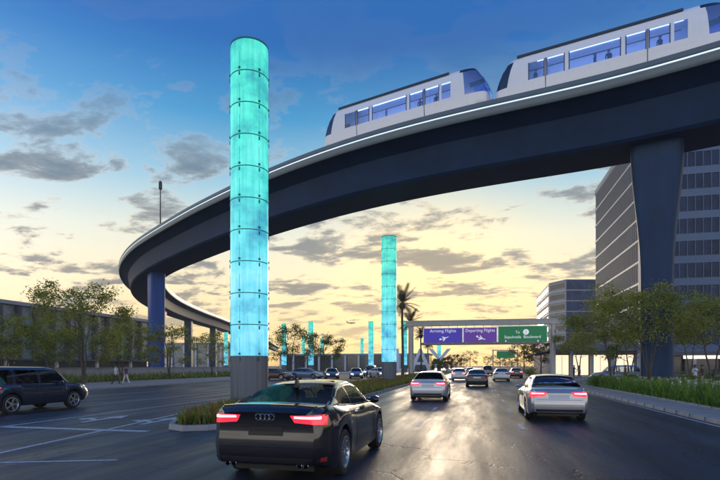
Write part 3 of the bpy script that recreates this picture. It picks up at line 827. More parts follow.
for s0 in (1.6, 2.9, 6.1, 7.4):
    sweep('guide_rail', [(s0-0.2, 21.503), (s0+0.2, 21.503), (s0+0.2, 21.66), (s0-0.2, 21.66)], M_deck)
def near_index(x, y):
    return min(range(len(P0)), key=lambda i: (Vector(gpt(i, 4.5, 0))-Vector((x, y, 0))).length)
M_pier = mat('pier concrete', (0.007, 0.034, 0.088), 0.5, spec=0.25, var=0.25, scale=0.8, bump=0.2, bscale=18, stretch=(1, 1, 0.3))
def pier(px, d, wb, label, db=1.9, wt=3.35, dt=2.4, m=None):
    i = near_index(*wp(px, d)); c = gpt(i, 4.5, 0); a = math.atan2(TN[i].y, TN[i].x)
    t = thing('guideway_pier', label, 'pier', (c[0], c[1], 0), a, 'concrete piers carrying the guideway')
    rings = []
    for k in range(25):
        z = 17.797*k/24
        q = sstep(8.0, 17.6, z)**1.15
        w = (wb+(wt-wb)*q)/2; dd = (db+(dt-db)*q)/2; rr = 0.42
        ring = []
        for cx, cy, a0 in ((1, 1, 0), (-1, 1, 90), (-1, -1, 180), (1, -1, 270)):
            for s in range(5):
                an = R(a0+22.5*s); ring.append((cx*(w-rr)+rr*math.cos(an), cy*(dd-rr)+rr*math.sin(an), z))
        rings.append(ring)
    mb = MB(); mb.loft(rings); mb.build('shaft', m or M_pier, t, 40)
    fb = MB(); fb.ext(-wb/2-0.35, wb/2+0.35, -db/2-0.35, db/2+0.35, 0, 0.32); fb.build('footing', M_kerb, t, bevel=0.04)
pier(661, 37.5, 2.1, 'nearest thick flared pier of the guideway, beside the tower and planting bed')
pier(150, 88, 2.9, 'flared pier where the guideway bends, behind the leafy trees', 2.3, m=mat('pier concrete with painted uplight', (0.010, 0.060, 0.26), 0.5, spec=0.3, var=0.25, scale=0.8, stretch=(1, 1, 0.3)))  # blue uplight on this pier is put into its colour
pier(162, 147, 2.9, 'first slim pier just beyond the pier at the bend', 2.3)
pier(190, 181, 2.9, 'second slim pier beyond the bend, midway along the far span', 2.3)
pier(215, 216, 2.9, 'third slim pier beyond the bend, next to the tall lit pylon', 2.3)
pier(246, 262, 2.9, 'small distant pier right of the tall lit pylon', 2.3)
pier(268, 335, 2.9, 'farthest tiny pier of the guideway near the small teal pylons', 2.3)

# ------------------------------------------------------------------ trains
M_tbody = mat('train white paint', (0.86, 0.85, 0.83), 0.28, var=0.03, coat=0.6)
M_tglass = glass_mat('train window glass', (0.26, 0.40, 0.95), 0.10)
M_tdark = mat('dark train glazing', (0.012, 0.016, 0.035), 0.06, spec=0.8)
M_tblue = glass_mat('blue cab glass', (0.20, 0.30, 0.75), 0.14)
M_tin = mat('train interior panels', (0.45, 0.46, 0.5), 0.5)
M_tlamp = mat('train ceiling lamp', (0.8, 0.8, 0.8), 0.4, emit=(0.80, 0.88, 1.0), estr=5.0)
WIN = [(-5.35, -4.2), (-4.0, -2.75), (-2.4, 1.05), (1.4, 2.65), (2.85, 4.1), (4.35, 5.15)]
def train(label, x, y, z, rz, L=16.2):
    root = thing('train_car', label, 'train', (x, y, z), rz, 'people mover trains on the guideway')
    h = L/2; cab = 2.5
    prof = [(0, 0.12), (1.05, 0.12), (1.30, 0.30), (1.40, 0.75), (1.43, 1.15), (1.435, 1.25), (1.43, 1.8), (1.40, 2.38), (1.36, 2.5), (1.27, 2.85), (1.08, 3.12), (0.75, 3.27), (0.35, 3.32), (0, 3.33)]
    ys = {round(-h+cab+(L-2*cab)*k/24, 3) for k in range(25)}
    for a in WIN: ys |= {a[0], a[1]}
    ys = sorted(ys)
    st = [('c', -1, 1-k/10) for k in range(10)] + [('b', 0, y) for y in ys] + [('c', 1, (k+1)/10) for k in range(10)]
    rings = []
    for kind, sg, q in st:
        r_ = []
        for px_, pz in prof:
            if kind == 'b': r_.append((px_, q, pz))
            else:
                reach = interp([(0.1, 0.94), (0.5, 1.0), (1.0, 0.99), (1.6, 0.92), (2.4, 0.76), (3.0, 0.60), (3.4, 0.46)], pz) if sg < 0 else interp([(0.1, 0.92), (0.5, 0.99), (1.0, 1.0), (1.6, 0.96), (2.4, 0.84), (3.0, 0.66), (3.4, 0.5)], pz)
                a = q*PI/2
                wsc = max(0.0, math.cos(a*0.93))**0.42
                zz = pz - (0.10*q*q if pz > 2.4 else 0)
                r_.append((px_*(0.25+0.75*wsc), sg*(h-cab+cab*reach*math.sin(a)), zz))
        rings.append(r_)
    n = len(prof); full = [[(-a, b, c) for a, b, c in r_[:0:-1]] + r_ for r_ in rings]; nn = len(full[0])
    verts = [p for r_ in full for p in r_]
    cat = {}
    for i in range(len(full)-1):
        k0, k1 = st[i], st[i+1]
        for side in (-1, 1):
            for k in range(n-1):
                a = n-1+side*k; b = n-1+side*(k+1)
                f = [i*nn+a, i*nn+b, (i+1)*nn+b, (i+1)*nn+a]
                if side < 0: f = f[::-1]
                key = 'body'
                if 5 <= k <= 6 and k0[0] == 'b' and k1[0] == 'b':
                    for wi, w in enumerate(WIN):
                        if w[0]-1e-3 <= k0[2] and k1[2] <= w[1]+1e-3: key = 'window|%d|%d' % (wi, side)
                if k0[0] == 'c' and k1[0] == 'c' or k0[0] == 'c' and k0[2] > 0.35:
                    qq = min(k0[2], k1[2]) if k1[0] == 'c' else k0[2]
                    sgn = k0[1]
                    if 4 <= k <= 8 and qq >= (0.38 if sgn < 0 else 0.2): key = 'windscreen|%d' % sgn
                    elif k == 9 and qq >= 0.1 and sgn > 0: key = 'cab_brow|%d' % side
                cat.setdefault(key, []).append(f)
    for i, sgn in ((0, -1), (len(full)-1, 1)):
        for k in range(n-1):
            a, b, c, d = n-1-k, n-2-k, n-1+k+1, n-1+k
            f = [i*nn+q for q in (a, b, c, d)]; f = [q for j, q in enumerate(f) if q not in f[:j]]
            cat.setdefault('windscreen|%d' % sgn if 4 <= k <= 8 else 'body', []).append(f)
    for key, fs in cat.items():
        mb = MB(); mp = {}; mb.weld = True
        for f in fs:
            q = []
            for i in f:
                if i not in mp: mp[i] = len(mb.v); mb.v.append(verts[i])
                q.append(mp[i])
            mb.f.append(q); mb.m.append(0)
        nm = key.split('|')[0]
        m = M_tbody if nm == 'body' else (M_tdark if nm == 'windscreen' and key.endswith('-1') else M_tdark if nm == 'cab_brow' else M_tblue if nm == 'windscreen' or '|5|' in key else M_tglass)
        mb.build(nm, m, root, 40)
    for s in (-1, 1):
        for y0 in (-4.1, -2.58, 1.22, 2.75):
            pass
        for yd in (-4.1, 2.75):
            db = MB()
            for yy in (yd-0.03, yd+0.0):
                pass
            db.loft([[(s*(x+0.012), yd-0.025, z_) for x, z_ in ((1.32, 0.35), (1.405, 0.75), (1.44, 1.2), (1.437, 1.8), (1.405, 2.45), (1.38, 2.45), (1.3, 0.35))], [(s*(x+0.012), yd+0.025, z_) for x, z_ in ((1.32, 0.35), (1.405, 0.75), (1.44, 1.2), (1.437, 1.8), (1.405, 2.45), (1.38, 2.45), (1.3, 0.35))]])
            db.build('door_seam', M_black, root)
        for wi, w in enumerate(WIN[:-1]):
            for yy in w:
                fr = MB(); fr.box((s*1.432, yy, 1.81), (0.03, 0.07, 1.16))
                fr.build('window_post', mat('window post navy', (0.03, 0.05, 0.16), 0.35), root)
        rb = MB(); rb.loft([[(s*1.10, yy, 3.06), (s*1.22, yy, 3.02), (s*1.20, yy, 3.20), (s*1.06, yy, 3.22)] for yy in (-6.3, 4.9)]); rb.build('roof_rail', mat('dark roof rail', (0.03, 0.04, 0.06), 0.4), root)
        lh = MB(); lh.lathe([(0.0, 0.0), (0.09, 0.0), (0.09, 0.06), (0, 0.06)], 14, c=(0, 0, 0)); lh.v = [(s*0.78+a, h-0.30+c, 0.78+b) for a, b, c in lh.v]; lh.build('headlight', M_white, root)
    rf = MB(); rf.loft([[(-0.7, yy, 3.30), (0.7, yy, 3.30), (0.6, yy, 3.30+hh), (-0.6, yy, 3.30+hh)] for yy, hh in ((-4.5, 0.02), (-4.0, 0.16), (2.8, 0.16), (3.3, 0.02))]); rf.build('roof_unit', M_tbody, root, 40)
    fl = MB(); fl.ext(-1.28, 1.28, -h+cab, h-cab, 0.5, 0.58); fl.build('floor', M_tin, root)
    sb = MB()
    for yy in (-1.9, -0.7, 0.5): sb.box((-1.05, yy, 0.85), (0.42, 0.9, 0.5)); sb.box((-1.24, yy, 1.25), (0.08, 0.9, 0.5))
    sb.build('seat', mat('train seat fabric', (0.06, 0.09, 0.25), 0.8), root)
    for yy in (-4.1, -2.6, 1.25, 2.75):
        pb = MB(); pb.tube([(0.2, yy, 0.58), (0.2, yy, 3.15)], 0.022, 8); pb.build('grab_pole', M_chrome, root)
    cl = MB(); cl.ext(-0.25, 0.25, -5, 5, 3.16, 3.2); cl.build('ceiling_lamp', M_tlamp, root)
    un = MB(); un.ext(-1.0, 1.0, -h+2.2, h-2.2, -0.1, 0.3); un.build('running_gear', M_black, root)
    return root
def arc_index(px_target, s, z):
    """station of the guideway whose point (s, z) is seen in column px_target"""
    best = None
    for i in range(len(P0)):
        x, y, _ = gpt(i, s, z); d = -x*SN+y*CS; xc = x*CS+y*SN
        if d > 5:
            e = abs(360+FPX*xc/d - px_target)
            if d < 130 and (best is None or e < best[0]): best = (e, i)
    return best[1]
S_TR = 2.3
def place_train(label, px_mid, along):
    i = arc_index(px_mid, S_TR, 22.5)
    x, y, _ = gpt(i, S_TR, 0); d = TN[i]
    x -= d.x*along; y -= d.y*along
    a = math.atan2(-d.y, -d.x) - PI/2                      # nose towards the viewer's right
    tr_ = train(label, x, y, 21.95, a); tr_.scale = (1, 0.965, 1.13)
    return tr_, (x, y, a)
t1, (tx1, ty1, ta1) = place_train('whole white train seen against the sky, its rounded blue nose showing', 402.5, -0.5)
t2, (tx2, ty2, ta2) = place_train('white train cut off by the picture edge, running ahead above the flared pier', 609.5, 0.3)
def aboard(tx, ty, ta, lx, ly, pose, label, rz, shirt, tr, sk=0):
    c, s = math.cos(ta), math.sin(ta)
    person(pose, label, (tx+lx*c-ly*s, ty+lx*s+ly*c, 21.95+0.582*1.13), ta+rz, shirt, tr, sk, 'passengers inside the trains')
aboard(tx1, ty1, ta1, 0.85, 3.5, 'hold', 'passenger in black at the door window nearest the rounded nose', 1.6, (0.02, 0.02, 0.03), (0.02, 0.02, 0.03))
aboard(tx1, ty1, ta1, 0.9, 2.05, 'stand', 'passenger in grey next to the one in black aboard the train', -1.2, (0.10, 0.11, 0.14), (0.03, 0.03, 0.05), 1)
aboard(tx1, ty1, ta1, 0.9, -1.2, 'stand', 'passenger standing alone behind the long middle window of the whole train', 0.6, (0.05, 0.06, 0.12), (0.02, 0.02, 0.04))
aboard(tx2, ty2, ta2, 0.85, -4.75, 'hold', 'passenger at the first window of the train cut by the picture edge', 2.6, (0.03, 0.04, 0.09), (0.02, 0.02, 0.04))
aboard(tx2, ty2, ta2, 0.9, -0.65, 'stand', 'passenger facing along the train behind its long middle window, one of two', 0.4, (0.05, 0.05, 0.09), (0.02, 0.02, 0.04), 1)
aboard(tx2, ty2, ta2, 0.85, 0.25, 'hold', 'passenger with raised arm, second of two behind the long middle window', 1.9, (0.02, 0.03, 0.07), (0.02, 0.02, 0.04))
aboard(tx2, ty2, ta2, 0.85, 3.4, 'hold', 'passenger by the last door window above the flared pier', 2.2, (0.03, 0.03, 0.06), (0.02, 0.02, 0.04))

# mast lamp standing on the guideway
i = arc_index(161, 0.6, 24)
x, y, _ = gpt(i, 0.6, 0)
t = thing('mast_lamp', 'thin tall mast lamp standing on the guideway above the bend', 'street lamp', (x, y, 21.5))
mb = MB(); mb.tube([(0, 0, 0), (0, 0, 6.2)], [0.11, 0.07], 10); mb.build('mast', mat('dark lamp metal', (0.05, 0.055, 0.06), 0.5, 0.5), t, 60)
mb = MB(); mb.lathe([(0.0, 5.85), (0.2, 5.9), (0.26, 6.1), (0.24, 6.9), (0.12, 7.15), (0.0, 7.2)], 14); mb.build('lamp_head', mat('dark lamp metal', (0.05, 0.055, 0.06), 0.5), t, 40)

# ------------------------------------------------------------------ light pylons
def pylon_mat():
    m = bpy.data.materials.new('lit pylon glass'); t = nt(m); N = t.nodes; L = t.links
    o = N.new('ShaderNodeOutputMaterial'); p = N.new('ShaderNodeBsdfPrincipled'); L.new(p.outputs[0], o.inputs[0])
    ge = N.new('ShaderNodeNewGeometry'); sx = N.new('ShaderNodeSeparateXYZ'); L.new(ge.outputs['Position'], sx.inputs[0])
    mr = N.new('ShaderNodeMapRange'); mr.inputs['From Min'].default_value = 2; mr.inputs['From Max'].default_value = 15.6; L.new(sx.outputs[2], mr.inputs[0])
    cr = N.new('ShaderNodeValToRGB'); e = cr.color_ramp.elements
    e[0].position = 0; e[0].color = (0.13, 0.62, 0.80, 1); e[1].position = 1; e[1].color = (0.035, 0.60, 0.42, 1)
    q = e.new(0.25); q.color = (0.09, 0.60, 0.72, 1); q = e.new(0.5); q.color = (0.05, 0.64, 0.56, 1); q = e.new(0.75); q.color = (0.05, 0.70, 0.52, 1)
    L.new(mr.outputs[0], cr.inputs[0])
    n = N.new('ShaderNodeTexNoise'); n.inputs['Scale'].default_value = 0.75; n.inputs['Detail'].default_value = 5; n.inputs['Roughness'].default_value = 0.6
    mp = N.new('ShaderNodeMapping'); mp.inputs['Scale'].default_value = (0.7, 0.7, 0.9); L.new(ge.outputs['Position'], mp.inputs[0]); L.new(mp.outputs[0], n.inputs[0])
    c2 = N.new('ShaderNodeValToRGB'); c2.color_ramp.elements[0].position = 0.34; c2.color_ramp.elements[0].color = (0.10, 0.40, 0.62, 1)
    c2.color_ramp.elements[1].position = 0.50; c2.color_ramp.elements[1].color = (1, 1, 1, 1)
    w = c2.color_ramp.elements.new(0.66); w.color = (2.6, 1.22, 1.28, 1)
    L.new(n.outputs['Fac'], c2.inputs[0])
    mx = N.new('ShaderNodeMix'); mx.data_type = 'RGBA'; mx.blend_type = 'MULTIPLY'; mx.inputs[0].default_value = 1
    L.new(cr.outputs[0], mx.inputs[6]); L.new(c2.outputs[0], mx.inputs[7])
    n2 = N.new('ShaderNodeTexNoise'); n2.inputs['Scale'].default_value = 1.0; n2.inputs['Detail'].default_value = 4
    mp2 = N.new('ShaderNodeMapping'); mp2.inputs['Scale'].default_value = (9, 9, 0.5); L.new(ge.outputs['Position'], mp2.inputs[0]); L.new(mp2.outputs[0], n2.inputs[0])
    c3 = N.new('ShaderNodeValToRGB'); c3.color_ramp.elements[0].position = 0.33; c3.color_ramp.elements[0].color = (0.72, 0.82, 0.86, 1); c3.color_ramp.elements[1].position = 0.62; c3.color_ramp.elements[1].color = (1.12, 1.06, 1.06, 1)
    L.new(n2.outputs['Fac'], c3.inputs[0])
    mx2 = N.new('ShaderNodeMix'); mx2.data_type = 'RGBA'; mx2.blend_type = 'MULTIPLY'; mx2.inputs[0].default_value = 1
    L.new(mx.outputs[2], mx2.inputs[6]); L.new(c3.outputs[0], mx2.inputs[7]); mx = mx2
    p.inputs['Base Color'].default_value = (0.10, 0.25, 0.27, 1); p.inputs['Roughness'].default_value = 0.18
    L.new(mx.outputs[2], p.inputs['Emission Color']); p.inputs['Emission Strength'].default_value = 0.95
    return m
M_pyl = pylon_mat()
M_pring = mat('pylon joint steel', (0.03, 0.16, 0.17), 0.4, 0.5)
M_pbase = mat('pylon base steel', (0.13, 0.145, 0.165), 0.5, 0.4, var=0.1, scale=2, stretch=(3, 3, 0.2))
PR, PH, PB = 0.78, 15.1, 2.15
def make_pylon(label, loc):
    t = thing('light_pylon', label, 'light pylon', (*loc, 0.14), 0, 'glowing teal light pylons')
    nb = MB()
    seg = 40; b = MB()
    rings = []
    for z in (0.0, PB-0.14):
        rings.append([((PR-0.035*((k % 4) == 0))*1.0*math.cos(2*PI*k/seg), (PR-0.035*((k % 4) == 0))*math.sin(2*PI*k/seg), z) for k in range(seg)])
    b.loft(rings); b.build('base', M_pbase, t, 20)
    n = 10; hh = (PH-PB)/n
    pm = None; rmesh = None
    for k in range(n):
        z0 = PB-0.14+k*hh
        if pm is None:
            q = MB(); q.lathe([(0.0, 0.0), (PR-0.02, 0.0), (PR, 0.02), (PR, hh-0.03), (PR-0.02, hh-0.01), (0, hh-0.01)], 48); pm = q.mesh('light_panel', M_pyl, 40)
            q = MB(); q.lathe([(PR-0.012, -0.018), (PR+0.006, -0.018), (PR+0.006, 0.016), (PR-0.012, 0.016)], 48, closed_prof=True)
            for a in range(6):
                an = R(25+60*a)
                q.box(((PR+0.02)*math.cos(an), (PR+0.02)*math.sin(an), 0.10), (0.04, 0.08, 0.08), rz=an); q.box(((PR+0.02)*math.cos(an), (PR+0.02)*math.sin(an), -0.13), (0.03, 0.05, 0.14), rz=an)
                q.tube([((PR+0.006)*math.cos(an), (PR+0.006)*math.sin(an), 0), ((PR+0.006)*math.cos(an), (PR+0.006)*math.sin(an), hh*0.6)], 0.006, 4)
            rmesh = q.mesh('joint_ring', M_pring, 40)
        o = link('light_panel', pm, t); o.location.z = z0
        o = link('joint_ring', rmesh, t); o.location.z = z0
    cb = MB(); cb.lathe([(PR-0.05, PH-0.15), (PR+0.01, PH-0.15), (PR+0.01, PH-0.09), (PR-0.1, PH-0.08), (0, PH-0.08)], 48); cb.build('cap', M_pring, t, 40)
    return t
pyl = make_pylon('nearest and tallest glowing teal pylon on the median behind the dark coupe', wp(249.5, 21.5))
for px, d, lb in ((389, 53.0, 'mid distance teal pylon in front of the palms'), (404.5, 150, 'small teal pylon peeking out just beside the palm trunk'),
                  (284, 160, 'small teal pylon rising behind the leftmost thin tree of the far lot'), (303.5, 236, 'tiny teal pylon between two small trees of the far lot'),
                  (311, 152, 'teal pylon taller than its neighbours, above the far lot cars'), (322, 245, 'faint tiny teal pylon behind the rounder tree of the far lot'),
                  (362, 245, 'faint short pylon close by the airplane in the sky'), (371, 152, 'pale pylon just left of the mid distance pylon'),
                  (226, 200, 'teal pylon seen under the far guideway span'), (439, 190, 'pale pylon behind the white letter sculpture')):
    c = copy_tree(pyl); c['label'] = lb; x, y = wp(px, d); c.location = (x, y, 0.0 if not (-12 < x < -6.2) else 0.14)
    if not (-12 < x < -6.2): c.location.z = 0.0

# ------------------------------------------------------------------ sign gantry
M_gal = mat('galvanised steel', (0.42, 0.41, 0.39), 0.45, 0.5, var=0.12, scale=3)
GY = 87.5
gx0, gx1 = -11.2, 11.85
gt = thing('sign_gantry', 'steel sign gantry spanning the road on two round posts', 'sign gantry', (0, GY, 0))
for x in (gx0, gx1):
    mb = MB(); mb.tube([(x, 0, 0), (x, 0, 9.0)], [0.46, 0.42], 20); mb.lathe([(0.0, 9.0), (0.46, 9.0), (0.3, 9.2), (0, 9.25)], 20, c=(x, 0, 0)); mb.lathe([(0.0, 0.0), (0.75, 0.0), (0.75, 0.3), (0.5, 0.34), (0, 0.34)], 20, c=(x, 0, 0)); mb.build('post', M_gal, gt, 40)
mb = MB()
for zz, yy in ((9.35, -0.45), (9.35, 0.45), (8.65, -0.45), (8.65, 0.45)): mb.box(((gx0+gx1)/2, yy, zz), (gx1-gx0+1.6, 0.2, 0.22))
mb.box(((gx0+gx1)/2, -0.47, 9.0), (gx1-gx0+1.6, 0.04, 0.62))
mb.build('beam', M_gal, gt, bevel=0.015)
mb = MB()
k = gx0
while k < gx1: mb.tube([(k, -0.45, 8.65), (k+0.7, -0.45, 9.35)], 0.04, 6); mb.tube([(k, 0.45, 9.35), (k+0.7, 0.45, 8.65)], 0.04, 6); k += 1.1
mb.build('lattice', M_gal, gt)
hang = MB()
for k in range(14): hang.box((gx0+3.6+k*1.42, -0.62, 8.35), (0.08, 0.1, 0.75))
hang.build('hanger', M_gal, gt)
wk = MB(); wk.box(((gx0+gx1)/2+0.2, -1.15, 5.30), (gx1-gx0-3.4, 0.9, 0.10)); wk.box(((gx0+gx1)/2+0.2, -1.58, 5.47), (gx1-gx0-3.4, 0.06, 0.36)); wk.build('walkway', mat('walkway steel', (0.30, 0.25, 0.21), 0.6), gt)
fx = MB()
for k in range(9): fx.box((gx0+2.6+k*2.25, -1.75, 5.55), (0.34, 0.22, 0.16)); 
fx.build('sign_lamp', M_gal, gt, bevel=0.02)
ax = MB(); ax.box((gx1-0.9, -0.3, 7.0), (0.5, 0.35, 0.7)); ax.box((gx1+0.55, -0.35, 7.4), (0.35, 0.3, 0.5)); ax.build('control_box', M_gal, gt, bevel=0.03)
def sign(label, x0, x1, col, frame, z0=5.52, z1=8.15):
    t = thing('overhead_sign', label, 'sign', ((x0+x1)/2, GY-0.86, z0), 0, 'signs hung on the gantry')
    w = x1-x0; h = z1-z0
    mb = MB(); mb.box((0, 0.03, h/2), (w, 0.06, h)); mb.build('panel', col, t, bevel=0.01)
    mb = MB()
    for a, b, c_, d_ in ((0, 0.05, w-0.1, 0.05), (0, h-0.05, w-0.1, 0.05)): mb.box((a, -0.006, b), (c_, 0.012, d_))
    for a in (-w/2+0.06, w/2-0.06): mb.box((a, -0.006, h/2), (0.05, 0.012, h-0.16))
    mb.build('border', frame, t)
    return t, w, h
M_sw = mat('sign white', (0.8, 0.8, 0.8), 0.4, emit=(1, 1, 1), estr=0.35)  # lettering and sign faces glow slightly in place of lamplight falling on them
def put_text(body, size, x, z, t, m=M_sw):
    o = text_mesh(body, size, 'lettering', m, t, 0.006)
    o.rotation_euler = (PI/2, 0, 0); o.location = (x, -0.012, z); return o
PLANE = [(-1.0, 0.05), (-0.75, 0.42), (-0.62, 0.42), (-0.62, 0.10), (0.0, 0.10), (-0.35, 0.62), (-0.18, 0.62), (0.38, 0.09), (0.85, 0.06), (1.0, -0.03), (0.85, -0.10), (0.34, -0.11), (-0.22, -0.62), (-0.42, -0.62), (-0.08, -0.12), (-0.8, -0.08)]
def plane_icon(t, x, z, sc, ang):
    mb = MB(); c, s = math.cos(ang), math.sin(ang)
    poly = [(a*sc*c-b*sc*s*0.75, a*sc*s+b*sc*c*0.75) for a, b in PLANE]
    mb.plate(poly, (x, -0.001, z), (1, 0, 0), (0, 0, 1), (0, -1, 0), 0.012); mb.build('plane_symbol', M_sw, t)
xa = [-8.05, -0.75, 4.6, 11.75]
xa = [wp(422, 84.5)[0], wp(463, 85)[0], wp(497, 86)[0], wp(543.5, 87)[0]]
M_pur = mat('violet sign face', (0.055, 0.035, 0.36), 0.4, emit=(0.10, 0.06, 0.75), estr=0.22)
M_pur2 = mat('purple sign face', (0.12, 0.04, 0.30), 0.4, emit=(0.22, 0.07, 0.55), estr=0.22)
M_grn = mat('green sign face', (0.01, 0.16, 0.055), 0.4, emit=(0.01, 0.3, 0.1), estr=0.22)
t, w, h = sign('violet blue Arriving Flights sign with a landing plane symbol', xa[0], xa[1]-0.03, M_pur, M_sw)
put_text('Arriving Flights', 0.72, 0, h-0.75, t); plane_icon(t, 0.2, 0.85, 0.85, R(20))
t, w, h = sign('purple Departing Flights sign with a plane symbol, between two other signs', xa[1]+0.03, xa[2]-0.05, M_pur2, M_sw)
put_text('Departing Flights', 0.70, 0, h-0.75, t); plane_icon(t, 0.1, 0.85, 0.85, R(-18))
t, w, h = sign('green Sepulveda Boulevard direction sign with a route shield', xa[2]+0.05, xa[3], M_grn, M_sw, 5.42, 8.28)
put_text('To', 0.62, -0.75, 1.62, t); put_text('Sepulveda  Boulevard', 0.66, 0, 0.85, t)
mb = MB(); mb.plate([(0.46*math.cos(a), 0.46*math.sin(a)) for a in [2*PI*k/24 for k in range(24)]], (0.55, -0.001, 1.85), (1, 0, 0), (0, 0, 1), (0, -1, 0), 0.012); sh = mb.build('route_shield', M_sw, t)
o = text_mesh('1', 0.62, 'lettering', M_grn, sh, 0.004); o.rotation_euler = (PI/2, 0, 0); o.location = (0.55, -0.020, 1.63)
for ax_ in (-2.6, 2.4):
    mb = MB(); mb.plate([(-0.28, 0.1), (0, 0.42), (0.28, 0.1), (0.09, 0.18), (0.09, -0.2), (-0.09, -0.2), (-0.09, 0.18)], (ax_, -0.001, 0.33), (1, 0, 0), (0, 0, -1), (0, -1, 0), 0.012); mb.build('arrow', M_sw, t)

# second, far gantry sign over the road
t = thing('overhead_sign', 'small distant green overhead sign beyond the gantry, above the white car', 'sign', (9.5, 188, 0))
mb = MB()
for x in (-4.2, 4.2): mb.tube([(x, 0.2, 0), (x, 0.2, 7.6)], 0.2, 10)
mb.box((0, 0.2, 7.3), (9, 0.25, 0.3)); mb.build('frame', M_gal, t)
mb = MB(); mb.box((0.2, 0, 5.8), (6.2, 0.1, 2.5)); mb.build('panel', M_grn, t)

# white letter sculpture beyond the palms
t = thing('letter_sculpture', 'huge white letters standing on the verge beyond the palms', 'letter sign', (*wp(431, 150), 0), R(10))
M_let = mat('letter white', (0.92, 0.91, 0.89), 0.45)
for k, ch in enumerate('LAX'):
    o = text_mesh(ch, 9.8, 'letter', M_let, t, 0.45); o.rotation_euler = (PI/2, 0, 0); o.location = ((k-1.55)*5.6, 0, 0.1)

# airplane low in the sky
x, y = wp(351, 1500)
ap = thing('airplane', 'tiny dark airplane flying low over the horizon', 'airplane', (x, y, EYE+43/510*1500), R(-75))
M_ap = mat('aircraft grey', (0.16, 0.15, 0.15), 0.4)
mb = MB(); mb.tube([(0, -13, 0.6), (0, -10, 0.3), (0, -4, 0), (0, 9, 0), (0, 12, -0.1), (0, 13.5, -0.3)], [0.3, 1.2, 1.7, 1.7, 1.1, 0.2], 14); mb.build('fuselage', M_ap, ap, 60)
for s in (-1, 1):
    mb = MB(); mb.loft([[(s*1.2, 3.5, -0.7), (s*1.2, -1.5, -0.7), (s*1.2, -1.5, -0.2), (s*1.2, 3.5, -0.2)], [(s*13, -4.0, 0.7), (s*13, -5.4, 0.7), (s*13, -5.4, 0.85), (s*13, -4.0, 0.85)]]); mb.build('wing', M_ap, ap)
    mb = MB(); mb.tube([(s*4.5, 3.6, -1.5), (s*4.5, 0.4, -1.5)], 0.85, 12); mb.build('engine', M_ap, ap, 60)
    mb = MB(); mb.loft([[(s*0.4, -9.5, 0.9), (s*0.4, -12, 0.9), (s*0.4, -12, 1.1), (s*0.4, -9.5, 1.1)], [(s*4.5, -12, 1.4), (s*4.5, -13, 1.4), (s*4.5, -13, 1.5), (s*4.5, -12, 1.5)]]); mb.build('tailplane', M_ap, ap)
mb = MB(); mb.loft([[(-0.15, -9, 1.2), (0.15, -9, 1.2), (0.15, -12.6, 1.2), (-0.15, -12.6, 1.2)], [(-0.1, -12, 6), (0.1, -12, 6), (0.1, -13.6, 6), (-0.1, -13.6, 6)]]); mb.build('tail_fin', M_ap, ap)

# ------------------------------------------------------------------ buildings
def win_glass(name, col, rough=0.12, spec=0.7, emit=None, estr=0):
    return mat(name, col, rough, 0.0, var=0.5, scale=0.35, spec=spec, emit=emit, estr=estr)
M_bw = mat('tower cladding', (0.30, 0.31, 0.33), 0.6, var=0.1, scale=0.4)
M_bline = mat('floor band white', (0.62, 0.61, 0.58), 0.5, var=0.06)
M_bglass = win_glass('tower window glass', (0.015, 0.034, 0.08), 0.10, 0.10)
M_fin = mat('window fin metal', (0.33, 0.32, 0.30), 0.5, 0.3)
M_find = mat('window fin shade blue', (0.06, 0.105, 0.19), 0.5, 0.3)  # blue shade of the front faces put into the fin colour
bx, by, bX, bY, bh = 29.3, 104.0, 82.0, 141.0, 45.5
tw = thing('office_tower', 'tall dark office tower with white floor bands behind the flared pier', 'office building', (bx, by, 0))
mb = MB(); mb.ext(0.35, bX-bx, 0.35, bY-by, 0, bh); mb.build('core_wall', M_bw, tw)
fh = 4.05; n = int(bh/fh)
for k in range(1, n+1):
    z = 1.0 + k*fh
    zt_ = min(z+fh, bh+0.4)
    # side face to the road
    mb = MB(); mb.ext(-0.02, 0.34, 0.0, bY-by, z-0.22, z+0.16); mb.build('floor_band', M_bline, tw)
    mb = MB(); mb.ext(0.12, 0.345, 0.5, bY-by-0.3, z+0.162, zt_-0.222); wn = mb.build('window_band', M_bglass, tw)
    mb = MB(); q = 1.2
    while q < bY-by-0.4: mb.ext(-0.10, 0.118, q-0.06, q+0.06, z+0.163, zt_-0.223); q += 1.15
    mb.build('mullion', M_fin, wn)
    # front face, blue shade put into its panel and fin colours
    mb = MB(); mb.ext(0.36, bX-bx, 0.0, 0.345, z-0.75, z+0.62); mb.build('spandrel', mat('spandrel panel', (0.055, 0.105, 0.19), 0.45, var=0.1, scale=0.5), tw)
    mb = MB(); mb.ext(0.36, bX-bx, 0.14, 0.343, z+0.622, zt_-0.752); wn = mb.build('window_band', M_bglass, tw)
    mb = MB(); q = 1.4
    while q < bX-bx: mb.ext(q-0.07, q+0.07, -0.06, 0.138, z+0.623, zt_-0.753); q += 1.3
    mb.build('mullion', M_find, wn)
mb = MB(); mb.ext(-0.12, 0.355, -0.10, 0.355, 0, bh+0.5); mb.build('corner_post', M_bline, tw)
mb = MB(); mb.ext(-0.1, bX-bx, -0.1, bY-by, bh+0.002, bh+1.1); mb.build('roof_parapet', M_bw, tw)
mb = MB(); mb.ext(0.2, bX-bx, -3.0, 0.0, 3.62, 4.15); mb.build('canopy', mat('dark canopy', (0.06, 0.065, 0.08), 0.5), tw)
M_soff = mat('lit canopy soffit', (0.8, 0.75, 0.65), 0.5, emit=(1.0, 0.86, 0.62), estr=1.15)
mb = MB(); mb.ext(6.2, bX-bx-0.3, -3.06, -3.002, 3.02, 3.60); mb.build('canopy_light', M_soff, tw)
mb = MB(); q = 2.0
